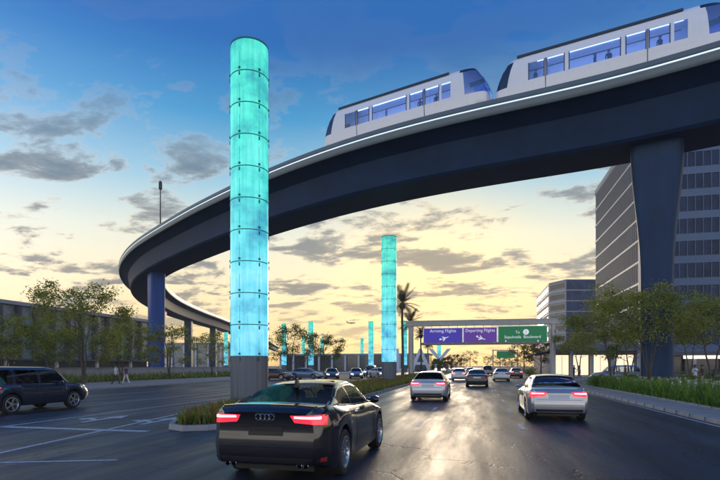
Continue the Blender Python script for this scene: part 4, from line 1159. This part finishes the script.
while q < bX-bx: mb.ext(q-0.25, q+0.25, -2.6, -2.1, 0.13, 3.618); q += 6.2
mb.build('canopy_column', M_bw, tw)
mb = MB(); mb.ext(0.5, bX-bx-0.5, 0.2, 0.345, 0.3, 3.4); mb.build('shopfront', win_glass('dark shopfront glass', (0.02, 0.022, 0.03)), tw)

# far office block
M_stone = mat('pale office stone', (0.40, 0.37, 0.32), 0.7, var=0.08, scale=0.3)
M_bluegl = win_glass('blue facade glass', (0.05, 0.085, 0.16), 0.2)
A = cw(.3706*180, 180); B = cw(.404*172, 172); Cc = cw(.56*172, 172)
ob = thing('office_block', 'lower pale office block beyond the dark tower, with a blue glass front', 'office building', (A[0], A[1], 0))
V2 = lambda p: (p[0]-A[0], p[1]-A[1])
dpt = 38
poly = [V2(A), V2(B), V2(Cc), (V2(Cc)[0], V2(Cc)[1]+dpt), (0, dpt)]
mb = MB(); mb.prism(poly, 0, 30.4); mb.build('wall', M_stone, ob)
def facade_strip(p, q, z0, z1, out, a, b):
    d = Vector((q[0]-p[0], q[1]-p[1])); n = Vector((d.y, -d.x)).normalized(); d2 = d.normalized(); ln = d.length
    P1 = Vector(p)+d2*a*ln; P2 = Vector(p)+d2*b*ln
    mb = MB(); mb.prism([tuple(P1-n*0.1), tuple(P2-n*0.1), tuple(P2+n*out), tuple(P1+n*out)], z0, z1)
    return mb
for k in range(8):
    z = 2.2+k*3.6
    # windows on the side face and the stone front, one part per window
    for w_ in range(9):
        facade_strip((0, dpt), (0, 0), z+0.9, z+2.5, 0.05, 0.04+w_*0.105, 0.04+w_*0.105+0.062).build('window', win_glass('office window', (0.06, 0.055, 0.05)), ob)
    facade_strip((0, dpt), (0, 0), z-0.2, z+0.15, 0.18, 0.0, 1.0).build('floor_band', M_bline, ob)
    if k < 8:
        facade_strip(V2(A), V2(B), z-0.2, z+0.15, 0.16, 0.0, 0.99).build('floor_band', M_bline, ob)
        facade_strip(V2(A), V2(B), z+0.9, z+2.5, 0.04, 0.08, 0.92).build('window', win_glass('office window', (0.06, 0.055, 0.05)), ob)
    g_ = facade_strip(V2(B), V2(Cc), z+0.2, z+3.35, 0.06, 0.005, 0.995).build('window_band', M_bluegl, ob)
    mb = MB()
    d = Vector(V2(Cc))-Vector(V2(B)); nn_ = Vector((d.y, -d.x)).normalized()
    for w_ in range(14):
        c = Vector(V2(B))+d*(w_+0.5)/14+nn_*0.10; mb.box((c.x, c.y, z+1.775), (0.09, 0.08, 3.1), rz=math.atan2(d.y, d.x))
    mb.build('mullion', M_find, g_)
mb = MB(); mb.prism([(a*1.0, b) for a, b in poly], 30.402, 31.0); mb.build('roof_parapet', M_bw, ob)
mb = MB(); mb.ext(14, 30, 12, 24, 31.0, 33.2); mb.build('roof_plant_room', M_bw, ob)

# low lit terminal building by the gantry
tb_ = thing('terminal_building', 'low building with three lit cream shopfronts and a ribbed blue side', 'building', (12.1, 90.0, 0))
mb = MB(); mb.ext(0.3, 16.8, 0.3, 29.5, 0, 4.2); mb.build('wall', mat('dark terminal wall', (0.10, 0.115, 0.14), 0.6, var=0.1), tb_)
mb = MB(); mb.loft([[(-0.9, -1.6, 4.2), (17, -1.6, 4.2), (17, 30.5, 4.2), (-0.9, 30.5, 4.2)], [(-0.9, -1.6, 4.5), (17, -1.6, 4.5), (17, 30.5, 4.5), (-0.9, 30.5, 4.5)], [(3, 4, 5.4), (15, 4, 5.4), (15, 26, 5.4), (3, 26, 5.4)]]); mb.build('roof', mat('terminal roof metal', (0.10, 0.12, 0.13), 0.5, 0.2), tb_)
M_lit = mat('lit shopfront', (0.7, 0.62, 0.5), 0.5, emit=(1.0, 0.80, 0.52), estr=0.95, var=0.15, scale=0.6)
for a, b in ((0.5, 2.55), (3.15, 5.6), (6.3, 8.6), (9.6, 12.4)):
    mb = MB(); mb.ext(a, b, 0.12, 0.295, 0.25, 3.55); lw = mb.build('lit_window', M_lit, tb_)
    mb = MB(); mb.ext(a-0.1, b+0.1, 0.06, 0.12, 3.552, 3.7); mb.ext((a+b)/2-0.03, (a+b)/2+0.03, 0.08, 0.118, 0.25, 3.35); mb.build('frame', M_black, lw)
for a in (2.85, 5.95, 9.1, 12.9):
    mb = MB(); mb.ext(a-0.22, a+0.22, -1.2, -0.8, 0.13, 4.198); mb.build('column', M_bw, tb_)
mb = MB()
q = 0.6
while q < 29: mb.ext(0.05, 0.295, q, q+0.55, 0.2, 3.9); q += 0.8
mb.build('ribbed_side', mat('ribbed blue panels', (0.10, 0.17, 0.30), 0.35, 0.2), tb_)

# long finned building on the far left
M_finb = mat('dark fin concrete', (0.06, 0.065, 0.075), 0.6, var=0.12, scale=0.6)
M_pan = win_glass('fin building glass', (0.20, 0.25, 0.29), 0.15)
fbx = -88.0
lb_ = thing('finned_building', 'long dark building with upright fins and glass behind the trees', 'building', (fbx, 40, 0))
LY = 86
mb = MB(); mb.ext(-40, -0.4, 0, LY, 3.2, 13.6); mb.build('wall', mat('fin building wall', (0.08, 0.085, 0.095), 0.7), lb_)
mb = MB(); mb.ext(-40, 1.0, -0.6, LY+0.6, 13.602, 14.3); mb.build('roof_edge', mat('pale roof edge', (0.34, 0.34, 0.35), 0.5), lb_)
mb = MB(); mb.ext(-40, -2.5, 0, LY, 0, 3.198); mb.build('ground_floor', mat('ground floor glazing', (0.03, 0.035, 0.05), 0.2), lb_)
mb = MB(); mb.ext(-0.398, 0.9, 0, LY, 2.9, 3.25); mb.build('lower_band', M_finb, lb_)
fmesh = MB(); fmesh.box((0.25, 0, 8.42), (1.25, 0.75, 10.3)); fmesh = fmesh.mesh('fin', M_finb)
pmesh = MB(); pmesh.box((-0.25, 0, 8.42), (0.28, 3.2, 10.28)); pmesh = pmesh.mesh('window', M_pan)
k = 0
while 2+k*4.1 < LY-3:
    o = link('fin', fmesh, lb_); o.location = (0, 1.2+k*4.1, 0)
    o = link('window', pmesh, lb_); o.location = (0, 1.2+2.05+k*4.1, 0)
    k += 1
for y0 in range(4, LY, 12):
    mb = MB(); mb.ext(-0.6, -0.1, y0, y0+0.6, 0, 3.19); mb.build('ground_column', M_bline, lb_)

# pale structures seen under the far guideway
def shed(label, px, d, w, h, m, ribs=6, rz=0.0):
    x, y = wp(px, d)
    t = thing('glass_pavilion', label, 'pavilion', (x, y, 0), rz)
    mb = MB(); mb.ext(-w/2, w/2, 0, 14, h, h+0.6); mb.build('roof', M_bw, t)
    mb = MB(); mb.ext(-w/2+0.3, w/2-0.3, 0.5, 13.5, 0, h-0.002); mb.build('glazing', m, t)
    for k in range(ribs):
        mb = MB(); xx = -w/2+0.5+(w-1)*k/(ribs-1); mb.ext(xx-0.35, xx+0.35, -0.3, 0.3, 0, h-0.002); mb.build('post', M_bline, t)
shed('glass pavilion with pale posts seen between the far piers', 190, 250, 34, 12.5, win_glass('pavilion glass', (0.10, 0.15, 0.17)))
shed('low dark pavilion along the far lot behind the parked cars', 352, 185, 56, 5.6, win_glass('dark pavilion glass', (0.05, 0.05, 0.05)), 12)

# low pale wall behind the left hand planting
t = thing('low_wall', 'low pale wall along the planting behind the walking pair', 'wall', (-45.3, -10, 0))
mb = MB(); mb.ext(-0.2, 0.2, 0, 101, 0, 1.45); mb.build('wall_face', mat('pale wall plaster', (0.38, 0.37, 0.38), 0.8, var=0.15, scale=0.7), t)
mb = MB(); mb.ext(-0.28, 0.28, -0.05, 101.05, 1.452, 1.56); mb.build('coping', M_kerb, t)

# ------------------------------------------------------------------ trees and planting
def T(px, d): return wp(px, d)
G1 = 'trees along the left pavement'
tree('street_tree', 'tallest airy tree left of the guideway bend, with the walking pair to its right', T(84, 47), 9.4, 4.4, 3, 12500, 0.17, seed=3, group=G1, thick=0.8)
tree('street_tree', 'tree at the left picture edge above the dark van', T(6, 44), 6.0, 3.3, 2, 6000, 0.17, seed=4, group=G1)
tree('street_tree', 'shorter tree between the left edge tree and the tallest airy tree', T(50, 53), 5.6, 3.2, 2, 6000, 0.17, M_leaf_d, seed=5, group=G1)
tree('street_tree', 'dense tree directly behind the walking pair', T(121, 56), 6.3, 3.4, 2, 6500, 0.17, seed=6, group=G1)
tree('street_tree', 'tree standing in front of the pier at the bend, touching its right side', T(169, 62), 7.2, 3.2, 2, 4500, 0.18, seed=7, group=G1)
tree('street_tree', 'thin tree half hidden by the tall pylon, before the far piers', T(212, 74), 7.2, 3.0, 2, 2600, 0.2, seed=8, group=G1, thick=0.7)
G2 = 'small trees of the far lot'
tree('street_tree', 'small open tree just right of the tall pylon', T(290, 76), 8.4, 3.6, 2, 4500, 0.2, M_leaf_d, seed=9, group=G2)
tree('street_tree', 'rounder small tree in the middle of the far lot', T(324, 84), 7.6, 3.4, 1, 4500, 0.2, M_leaf_d, seed=10, group=G2)
G3 = 'trees along the right pavement'
tree('street_tree', 'tree with several bare stems in front of the flared pier', T(649, 34), 7.2, 3.8, 4, 11000, 0.13, seed=12, group=G3, clear=0.42, thick=0.7)
tree('street_tree', 'slender tree between the pickup and the gantry post', T(612, 40), 7.4, 3.6, 2, 9000, 0.14, seed=13, group=G3, clear=0.40, thick=0.7)
tree('street_tree', 'tree by the right picture edge, over the couple on the path', T(712, 40), 6.4, 3.6, 2, 9000, 0.16, M_leaf, seed=14, group=G3, clear=0.58)
tree('street_tree', 'low leafy tree above the roof of the lit terminal building', T(579, 80), 7.4, 3.6, 2, 7000, 0.2, seed=15, group=G3, clear=0.5)
tree('street_tree', 'leafy tree behind the pickup below the dark tower', T(630, 58), 6.6, 3.6, 2, 5500, 0.2, M_leaf_d, seed=16, group=G3, clear=0.4)
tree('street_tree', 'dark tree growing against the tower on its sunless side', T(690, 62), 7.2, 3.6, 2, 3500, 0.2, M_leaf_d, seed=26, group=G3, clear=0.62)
G4 = 'autumn trees down the road'
far = [(535, 118, 8.5, 'autumn tree right behind the green sign'), (524, 150, 9.5, 'autumn tree behind the brown car on the right verge'), (512, 205, 9, 'autumn tree under the small distant green sign'),
       (470, 260, 10, 'round autumn tree closing the end of the road'), (456, 190, 6.5, 'low autumn tree at the end of the median'), (447, 145, 4.6, 'short autumn tree on the median in front of the white letters'),
       (437, 118, 3.6, 'lowest autumn tree on the median, before the white letters'), (541, 95, 7.5, 'autumn tree hard against the right gantry post'), (464, 320, 8, 'tiny distant autumn tree left of the round one'),
       (488, 330, 9, 'tiny distant autumn tree right of the round one'), (500, 270, 9, 'hazy autumn tree above the white car')]
for k, (px, d, h, lb) in enumerate(far):
    tree('autumn_tree', lb, T(px, d), h, h*0.42, 1, 1500, 0.34, M_leaf_w if k % 3 else M_leaf, seed=30+k, group=G4, clear=0.2)
GP = 'palms beside the median pylons'
palm('taller palm right behind the mid distance pylon', T(402.5, 78), 11.3, 1, 3.0, GP)
palm('shorter palm between the taller palm and the gantry post', T(410.5, 100), 10.2, 2, 2.9, GP)
palm('small palm under the left end of the gantry', T(421, 125), 9.4, 3, 2.2, GP)
palm('tiny palm beside the white letters', T(428, 160), 8.6, 4, 2.2, GP)
# far tree belt closing the horizon: one mass
r = random.Random(77); mb = MB(); cen = []
for k in range(240):
    x = r.uniform(-620, 620); y = 560+r.uniform(0, 60)-abs(x)*0.18
    if abs(x) < 14: continue
    cen.append((Vector((x, y, r.uniform(1.0, 5.5))), 3.6))
leaf_cloud(mb, cen, 15000, 1.3, r)
tag(mb.build('treeline', M_leaf_w), 'distant belt of low trees along the horizon', None, None, 'stuff')
# grass on the median, ground cover and pale flowers in the right hand bed
def inpoly(x, y, P):
    c = False
    for i in range(len(P)):
        (x1, y1), (x2, y2) = P[i-1], P[i]
        if (y1 > y) != (y2 > y) and x < (x2-x1)*(y-y1)/(y2-y1)+x1: c = not c
    return c
def blades(name, P, box, n, hgt, m, label, seed, wid=0.03, clump=0.0, near=None):
    r = random.Random(seed); mb = MB(); z0 = 0.13
    k = 0
    while k < n:
        y = box[2]+(box[3]-box[2])*(r.random()**(near or 1)); x = r.uniform(box[0], box[1])
        if not inpoly(x, y, P): continue
        k += 1
        f = 1.0
        if clump: f = 0.35+0.9*abs(math.sin(x*2.7+1.3*math.sin(y*1.9))*math.sin(y*2.1+x))
        h = hgt*f*r.uniform(0.6, 1.25); a = r.uniform(0, 2*PI); ln = h*r.uniform(0.2, 0.8)
        w = wid*r.uniform(0.6, 1.4)*(1+0.02*max(0, y-20))
        dx, dy = math.cos(a), math.sin(a)
        mb.add([(x-dy*w, y+dx*w, z0), (x+dy*w, y-dx*w, z0), (x+dx*ln*0.45+dy*w*0.7, y+dy*ln*0.45-dx*w*0.7, z0+h*0.65), (x+dx*ln*0.45-dy*w*0.7, y+dy*ln*0.45+dx*w*0.7, z0+h*0.65), (x+dx*ln, y+dy*ln, z0+h)], [(0, 1, 2, 3), (3, 2, 4)])
    return tag(mb.build(name, m), label, None, None, 'stuff')
inner = [(x*1.0+(0.18 if x < -8 else -0.18), y+(0.2 if y < 14 else 0)) for x, y in med_poly]
M_grass = leaf_mat('grass blades', (0.08, 0.11, 0.016), (0.36, 0.38, 0.06), 0.5)
M_grass_o = leaf_mat('grass blades with painted trail glow', (0.16, 0.07, 0.015), (0.42, 0.19, 0.04), 0.45)  # orange of vehicle light trails put into the blade colour
blades('grass', inner, (-11, -5.9, 12.3, 90), 15000, 0.34, M_grass, 'green grass growing on the median', 1, 0.02, near=1.8)
blades('grass', inner, (-11, -5.9, 12.5, 90), 3500, 0.40, M_grass_o, 'grass among the green on the median, orange trail glow in its colour', 2, 0.02, near=1.8)
bed = [(8.95, -5), (14.4, -5), (14.4, 43.8), (13.5, 45.2), (10.1, 45.5), (8.95, 44.6)]
M_cover = leaf_mat('bed foliage', (0.05, 0.11, 0.012), (0.26, 0.42, 0.05), 0.4)
blades('ground_cover', bed, (8.9, 14.5, 8, 46), 40000, 0.72, M_cover, 'lush strappy green planting in the right hand bed', 3, 0.022, 0.6)
r = random.Random(5); mb = MB()
for k in range(700):
    x, y = r.uniform(9.4, 14), r.uniform(12, 45)
    if math.sin(x*2.0+y*0.7) < -0.2: continue
    z = 0.13+r.uniform(0.45, 0.85)
    mb.tube([(x, y, 0.12), (x+0.03, y, z)], 0.008, 3, caps=False)
    for q in range(9):
        a = Vector((r.gauss(0, 1), r.gauss(0, 1), r.gauss(0.3, 0.8))).normalized()*0.12
        b = a.cross(Vector((0.3, 0.5, 1))).normalized()*0.045
        p = Vector((x+0.03, y, z)); mb.add([p, p+a*0.6+b, p+a, p+a*0.6-b], [(0, 1, 2, 3)])
tag(mb.build('flower_heads', mat('pale flower petals', (0.55, 0.55, 0.50), 0.7)), 'pale flower heads scattered over the right hand bed', None, None, 'stuff')
leftbed = [(-44.8, 0), (-36.3, 0), (-36.3, 91), (-44.8, 91)]
blades('ground_cover', leftbed, (-44.8, -36.2, 12, 90), 7000, 0.7, M_leaf_d, 'dark low planting under the trees on the far left pavement', 4, 0.05, 0.5)
def shrub(label, loc, w, h, seed, m=M_leaf_d, n=1600, size=0.11, group='shrubs round the beds'):
    r = random.Random(seed); t = thing('shrub', label, 'shrub', (*loc, 0.1), 0, group)
    mb = MB(); cen = []
    for k in range(12):
        a = 2.4*k; q = math.sqrt((k+0.5)/12)*w*0.42
        tip = Vector((math.cos(a)*q, math.sin(a)*q, h*r.uniform(0.45, 0.85))); mb.tube([(0, 0, 0), tip*0.5+Vector((0, 0, 0.1)), tip], [0.02, 0.014, 0.006], 4, caps=False); cen.append((tip, w*0.11)); cen.append((tip*0.6, w*0.11))
    mb.build('stem', M_bark, t)
    mb = MB(); leaf_cloud(mb, cen, n, size, r); mb.build('foliage', m, t)
shrub('rounded green shrub at the far tip of the right hand bed', T(596, 39.5), 1.6, 0.95, 1, M_cover)
shrub('dense shrub between the slender tree and the pier', T(633, 41), 2.2, 1.1, 2, M_cover)
shrub('dark hedge shrub behind the couple on the path', T(704, 42), 3.4, 1.25, 3)
shrub('dark hedge shrub right of the pier, left of the couple', T(684, 43), 3.0, 1.2, 4)
shrub('small yellowish shrub on the verge near the brown car', T(530, 72), 2.2, 1.5, 5, M_leaf, 900, 0.16)

# ------------------------------------------------------------------ cars on the road
P_dark = paint('midnight', (0.012, 0.012, 0.016), 0.4, 0.16)
P_silver = paint('silver', (0.42, 0.42, 0.44), 0.7, 0.28)
P_pale = paint('pale silver', (0.52, 0.52, 0.54), 0.5, 0.3)
P_brown = paint('brown', (0.10, 0.035, 0.02), 0.4, 0.3)
P_blue = paint('steel blue', (0.20, 0.25, 0.33), 0.5, 0.3)
P_white = paint('white', (0.65, 0.65, 0.64), 0.1, 0.3)
P_navy = paint('dark navy', (0.025, 0.03, 0.055), 0.4, 0.22)
P_grey = paint('mid grey', (0.16, 0.17, 0.18), 0.5, 0.3)
GC = 'cars on the main road'
car('coupe', P_dark, 'large black coupe in front of everything, four rings on its boot', 'car', (-2.99, 9.22), R(-0.6), GC, hero=True).scale = (1.03, 1.0, 1.06)
car('sedan', P_silver, 'silver saloon in the right lane with glowing tail lamps', 'car', (2.45, 19.1), 0, GC)
x, y = wp(431.5, 27.2); car('sedan', P_pale, 'pale silver saloon ahead of the black coupe in the left lane', 'car', (x, y), R(0.5), GC)
x, y = wp(477, 44); car('sedan', P_dark, 'black saloon in the middle lane below the purple sign', 'car', (x, y), 0, GC, lamps=False)
x, y = wp(459.5, 62); car('sedan', P_white, 'small pale car seen between the pale silver and the black saloon', 'car', (x, y), 0, GC)
x, y = wp(501, 60); car('sedan', P_white, 'white saloon under the green sign', 'car', (x, y), 0, GC, lamps=False)
x, y = wp(515.5, 76); car('sedan', P_brown, 'dark brown car beyond the white saloon by the right verge', 'car', (x, y), 0, GC)
x, y = wp(487.5, 96); car('suv', P_grey, 'tiny grey car far down the road below the gantry', 'car', (x, y), 0, GC, lamps=False)
x, y = wp(470, 120); car('sedan', P_silver, 'tiniest silver car at the far end of the road', 'car', (x, y), 0, GC, lamps=False)
GL = 'cars on the left roadway'
x, y = wp(25.5, 20.0); car('suv', P_navy, 'dark navy van cut off by the left picture edge', 'van', (x, y), R(0), GL).scale = (1, 1.02, 0.95)
for px, d, st, p, a, lb in ((331.5, 70, 'sedan', P_grey, 200, 'grey car on the far lot, first one right of the coupe roof'), (356, 72, 'sedan', P_silver, 196, 'silver car in the middle of the far lot'),
                            (370.5, 84, 'suv', P_pale, 185, 'pale high car partly behind another in the far lot'), (379, 78, 'sedan', P_white, 215, 'white car just left of the mid distance pylon base'),
                            (306, 68, 'sedan', P_blue, 260, 'steel blue car passing along the left roadway behind the coupe roof'), (274, 64, 'sedan', P_brown, 262, 'dark red brown car passing right beside the tall pylon base')):
    x, y = wp(px, d); car(st, p, lb, 'car', (x, y), R(a), GL, lamps=False, heads=(px > 310))
x, y = wp(616, 53); car('suv', P_blue, 'steel blue pickup behind the slender tree', 'pickup truck', (x, y), R(84), 'vehicles by the tower', lamps=False)
x, y = wp(722, 57); car('sedan', P_dark, 'dark car parked at the right picture edge under the lit canopy', 'car', (x, y), R(95), 'vehicles by the tower', lamps=False)

# ------------------------------------------------------------------ people on the pavements
GW = 'people walking about'
def pp(px, d, pose, lb, rz, sh, tr, sk=0, z=0.13, h=1.74):
    x, y = wp(px, d); person(pose, lb, (x, y, z), R(rz), sh, tr, sk, GW, h)
pp(115.8, 45.5, 'walk', 'person in a white shirt and dark trousers, left one of the walking pair', 95, (0.62, 0.60, 0.58), (0.03, 0.02, 0.04), 0)
pp(126, 45, 'walk', 'person in a dark vest and pale trousers, right one of the walking pair', 80, (0.10, 0.04, 0.06), (0.55, 0.50, 0.52), 1)
pp(695, 37, 'stand', 'person in a white shirt standing by the hedge near the lit canopy', 20, (0.62, 0.64, 0.66), (0.10, 0.08, 0.08), 1)
pp(702, 36, 'hold', 'person in a dark top and khaki trousers next to the white shirted one', 60, (0.03, 0.03, 0.03), (0.28, 0.25, 0.12), 1)
pp(574, 65, 'hold', 'person in black silhouetted before the lit shopfront', -70, (0.015, 0.015, 0.015), (0.02, 0.02, 0.02), 1)
pp(579, 65.5, 'walk', 'person with bare legs walking beside the one in black at the shopfront', 100, (0.25, 0.2, 0.18), (0.16, 0.11, 0.09), 1)
pp(625.5, 47, 'stand', 'person in brown standing at the side of the pickup', 60, (0.16, 0.10, 0.05), (0.12, 0.08, 0.05), 1)

# ------------------------------------------------------------------ air
hz = MB(); hz.ext(-500, 480, -40, 700, -1.6, 58)
m = bpy.data.materials.new('thin haze'); t = nt(m)
o = t.nodes.new('ShaderNodeOutputMaterial'); v = t.nodes.new('ShaderNodeVolumePrincipled')
v.inputs['Color'].default_value = (0.95, 0.90, 0.80, 1); v.inputs['Density'].default_value = 0.0004; v.inputs['Anisotropy'].default_value = 0.0
t.links.new(v.outputs[0], o.inputs['Volume'])
tag(hz.build('haze', m), kind='stuff')

# ------------------------------------------------------------------ sky and sun
SUN_AZ = 5.0      # degrees left of the road direction
SUN_EL = 7.5
sd = Vector((-math.sin(R(SUN_AZ))*math.cos(R(SUN_EL)), math.cos(R(SUN_AZ))*math.cos(R(SUN_EL)), math.sin(R(SUN_EL))))
W = bpy.data.worlds.new('World'); SC.world = W; W.use_nodes = True
t = W.node_tree; t.nodes.clear(); N = t.nodes; L = t.links
out = N.new('ShaderNodeOutputWorld')
tc = N.new('ShaderNodeTexCoord')
def math_(op, a, b=None, clamp=False):
    n = N.new('ShaderNodeMath'); n.operation = op; n.use_clamp = clamp
    for i, q in enumerate((a, b)):
        if q is None: continue
        if isinstance(q, (int, float)): n.inputs[i].default_value = q
        else: L.new(q, n.inputs[i])
    return n.outputs[0]
def vdot(v):
    n = N.new('ShaderNodeVectorMath'); n.operation = 'DOT_PRODUCT'; L.new(tc.outputs['Generated'], n.inputs[0]); n.inputs[1].default_value = v; return n.outputs['Value']
def ramp(src, els):
    cr = N.new('ShaderNodeValToRGB'); e = cr.color_ramp.elements
    e[0].position, e[0].color = els[0][0], (*els[0][1], 1); e[1].position, e[1].color = els[-1][0], (*els[-1][1], 1)
    for p, c in els[1:-1]: q = e.new(p); q.color = (*c, 1)
    L.new(src, cr.inputs[0]); return cr.outputs[0]
def mixc(f, a, b, bt='MIX'):
    n = N.new('ShaderNodeMix'); n.data_type = 'RGBA'; n.blend_type = bt
    if isinstance(f, (int, float)): n.inputs[0].default_value = f
    else: L.new(f, n.inputs[0])
    for i, q in ((6, a), (7, b)):
        if isinstance(q, tuple): n.inputs[i].default_value = (*q, 1)
        else: L.new(q, n.inputs[i])
    return n.outputs[2]
sx = N.new('ShaderNodeSeparateXYZ'); L.new(tc.outputs['Generated'], sx.inputs[0])
el = math_('MAXIMUM', sx.outputs[2], 0.0)
warm = ramp(el, [(0.0, (1.15, 0.74, 0.24)), (0.05, (1.22, 0.88, 0.37)), (0.14, (1.12, 0.92, 0.56)), (0.24, (0.82, 0.85, 0.72)), (0.33, (0.33, 0.58, 0.74)), (0.43, (0.050, 0.31, 0.60)), (0.53, (0.008, 0.125, 0.42)), (1.0, (0.008, 0.07, 0.34))])
cool = ramp(el, [(0.0, (1.9, 1.75, 1.52)), (0.12, (1.9, 1.78, 1.62)), (0.30, (1.1, 1.22, 1.42)), (0.5, (0.16, 0.38, 0.95)), (1.0, (0.01, 0.08, 0.36))])  # unseen sky behind the camera, brightened to light surfaces facing the viewer
sh_ = Vector((sd.x, sd.y, 0)).normalized()
facing = math_('MULTIPLY_ADD', vdot(tuple(sh_)), 0.5); facing.node.inputs[2].default_value = 0.5
fr = ramp(facing, [(0.42, (0, 0, 0)), (0.93, (1, 1, 1))])
sky = mixc(fr, cool, warm)
glow = math_('POWER', math_('MAXIMUM', vdot(tuple(sd)), 0.0), 55.0)
sky = mixc(math_('MULTIPLY', glow, 0.8), sky, (1.38, 1.04, 0.48))
# clouds on a flat layer seen in perspective
den = math_('ADD', el, 0.14)
cx = math_('DIVIDE', sx.outputs[0], den); cy = math_('DIVIDE', sx.outputs[1], den)
cv = N.new('ShaderNodeCombineXYZ'); L.new(cx, cv.inputs[0]); L.new(cy, cv.inputs[1])
def cloud_noise(scale, off, det=9, rough=0.58, dist=0.35):
    mp = N.new('ShaderNodeMapping'); mp.inputs['Location'].default_value = off; mp.inputs['Scale'].default_value = (scale, scale*1.25, scale); mp.inputs['Rotation'].default_value = (0, 0, 0.35)
    L.new(cv.outputs[0], mp.inputs[0])
    n = N.new('ShaderNodeTexNoise'); n.inputs['Scale'].default_value = 1.0; n.inputs['Detail'].default_value = det; n.inputs['Roughness'].default_value = rough; n.inputs['Distortion'].default_value = dist
    L.new(mp.outputs[0], n.inputs[0]); return n.outputs['Fac']
c1 = cloud_noise(1.9, (3.1, 1.7, 0)); c2 = cloud_noise(5.5, (0.4, 8.2, 0), 10, 0.68, 0.3)
dn = math_('MULTIPLY_ADD', c2, 0.42); L.new(c1, dn.node.inputs[2])
mask = ramp(el, [(0.0, (0.25,)*3), (0.06, (0.55,)*3), (0.14, (0.95,)*3), (0.33, (0.9,)*3), (0.43, (0.5,)*3), (0.52, (0.1,)*3), (0.62, (0.0,)*3)])
cov = math_('MULTIPLY', ramp(dn, [(0.695, (0, 0, 0)), (0.785, (1, 1, 1))]), mask)
shade = ramp(dn, [(0.69, (1.25, 0.86, 0.48)), (0.725, (0.62, 0.47, 0.36)), (0.755, (0.28, 0.27, 0.27)), (0.84, (0.10, 0.13, 0.18))])
shade_c = ramp(dn, [(0.69, (0.7, 0.66, 0.6)), (0.76, (0.25, 0.28, 0.34)), (0.86, (0.08, 0.11, 0.18))])
cl_col = mixc(fr, shade_c, shade)
sky = mixc(math_('MULTIPLY', cov, 0.85), sky, cl_col)
nb = N.new('ShaderNodeTexSky'); nb.sky_type = 'NISHITA'; nb.sun_disc = False; nb.sun_elevation = R(SUN_EL); nb.sun_rotation = R(-SUN_AZ)
b1 = N.new('ShaderNodeBackground'); b1.inputs[1].default_value = 0.05; L.new(nb.outputs[0], b1.inputs[0])
b2 = N.new('ShaderNodeBackground'); b2.inputs[1].default_value = 1.0; L.new(sky, b2.inputs[0])
ad = N.new('ShaderNodeAddShader'); mxs = N.new('ShaderNodeMixShader'); mxs.inputs[0].default_value = 0.92
L.new(b1.outputs[0], mxs.inputs[1]); L.new(b2.outputs[0], mxs.inputs[2]); L.new(mxs.outputs[0], out.inputs[0])
sl = bpy.data.lights.new('sun', 'SUN'); sl.energy = 1.0; sl.angle = R(11); sl.color = (1.0, 0.80, 0.56)
so = bpy.data.objects.new('sun', sl); C.objects.link(so); so.rotation_euler = sd.to_track_quat('Z', 'Y').to_euler()

# ------------------------------------------------------------------ camera and output
cd = bpy.data.cameras.new('camera'); co = bpy.data.objects.new('camera', cd); C.objects.link(co)
co.location = (0, 0, EYE); co.rotation_euler = (PI/2, 0, YAW)
cd.sensor_width = 36; cd.lens = FPX/720*36; cd.shift_y = (366-240)/720; cd.clip_end = 6000; cd.clip_start = 0.1
SC.camera = co
SC.render.engine = 'CYCLES'
SC.view_settings.view_transform = 'Standard'; SC.view_settings.look = 'None'; SC.view_settings.exposure = 0.22; SC.view_settings.gamma = 1
SC.view_settings.use_curve_mapping = False
SC.cycles.use_denoising = True
SC.cycles.max_bounces = 8; SC.cycles.transparent_max_bounces = 24; SC.cycles.volume_bounces = 0
SC.cycles.sample_clamp_indirect = 4
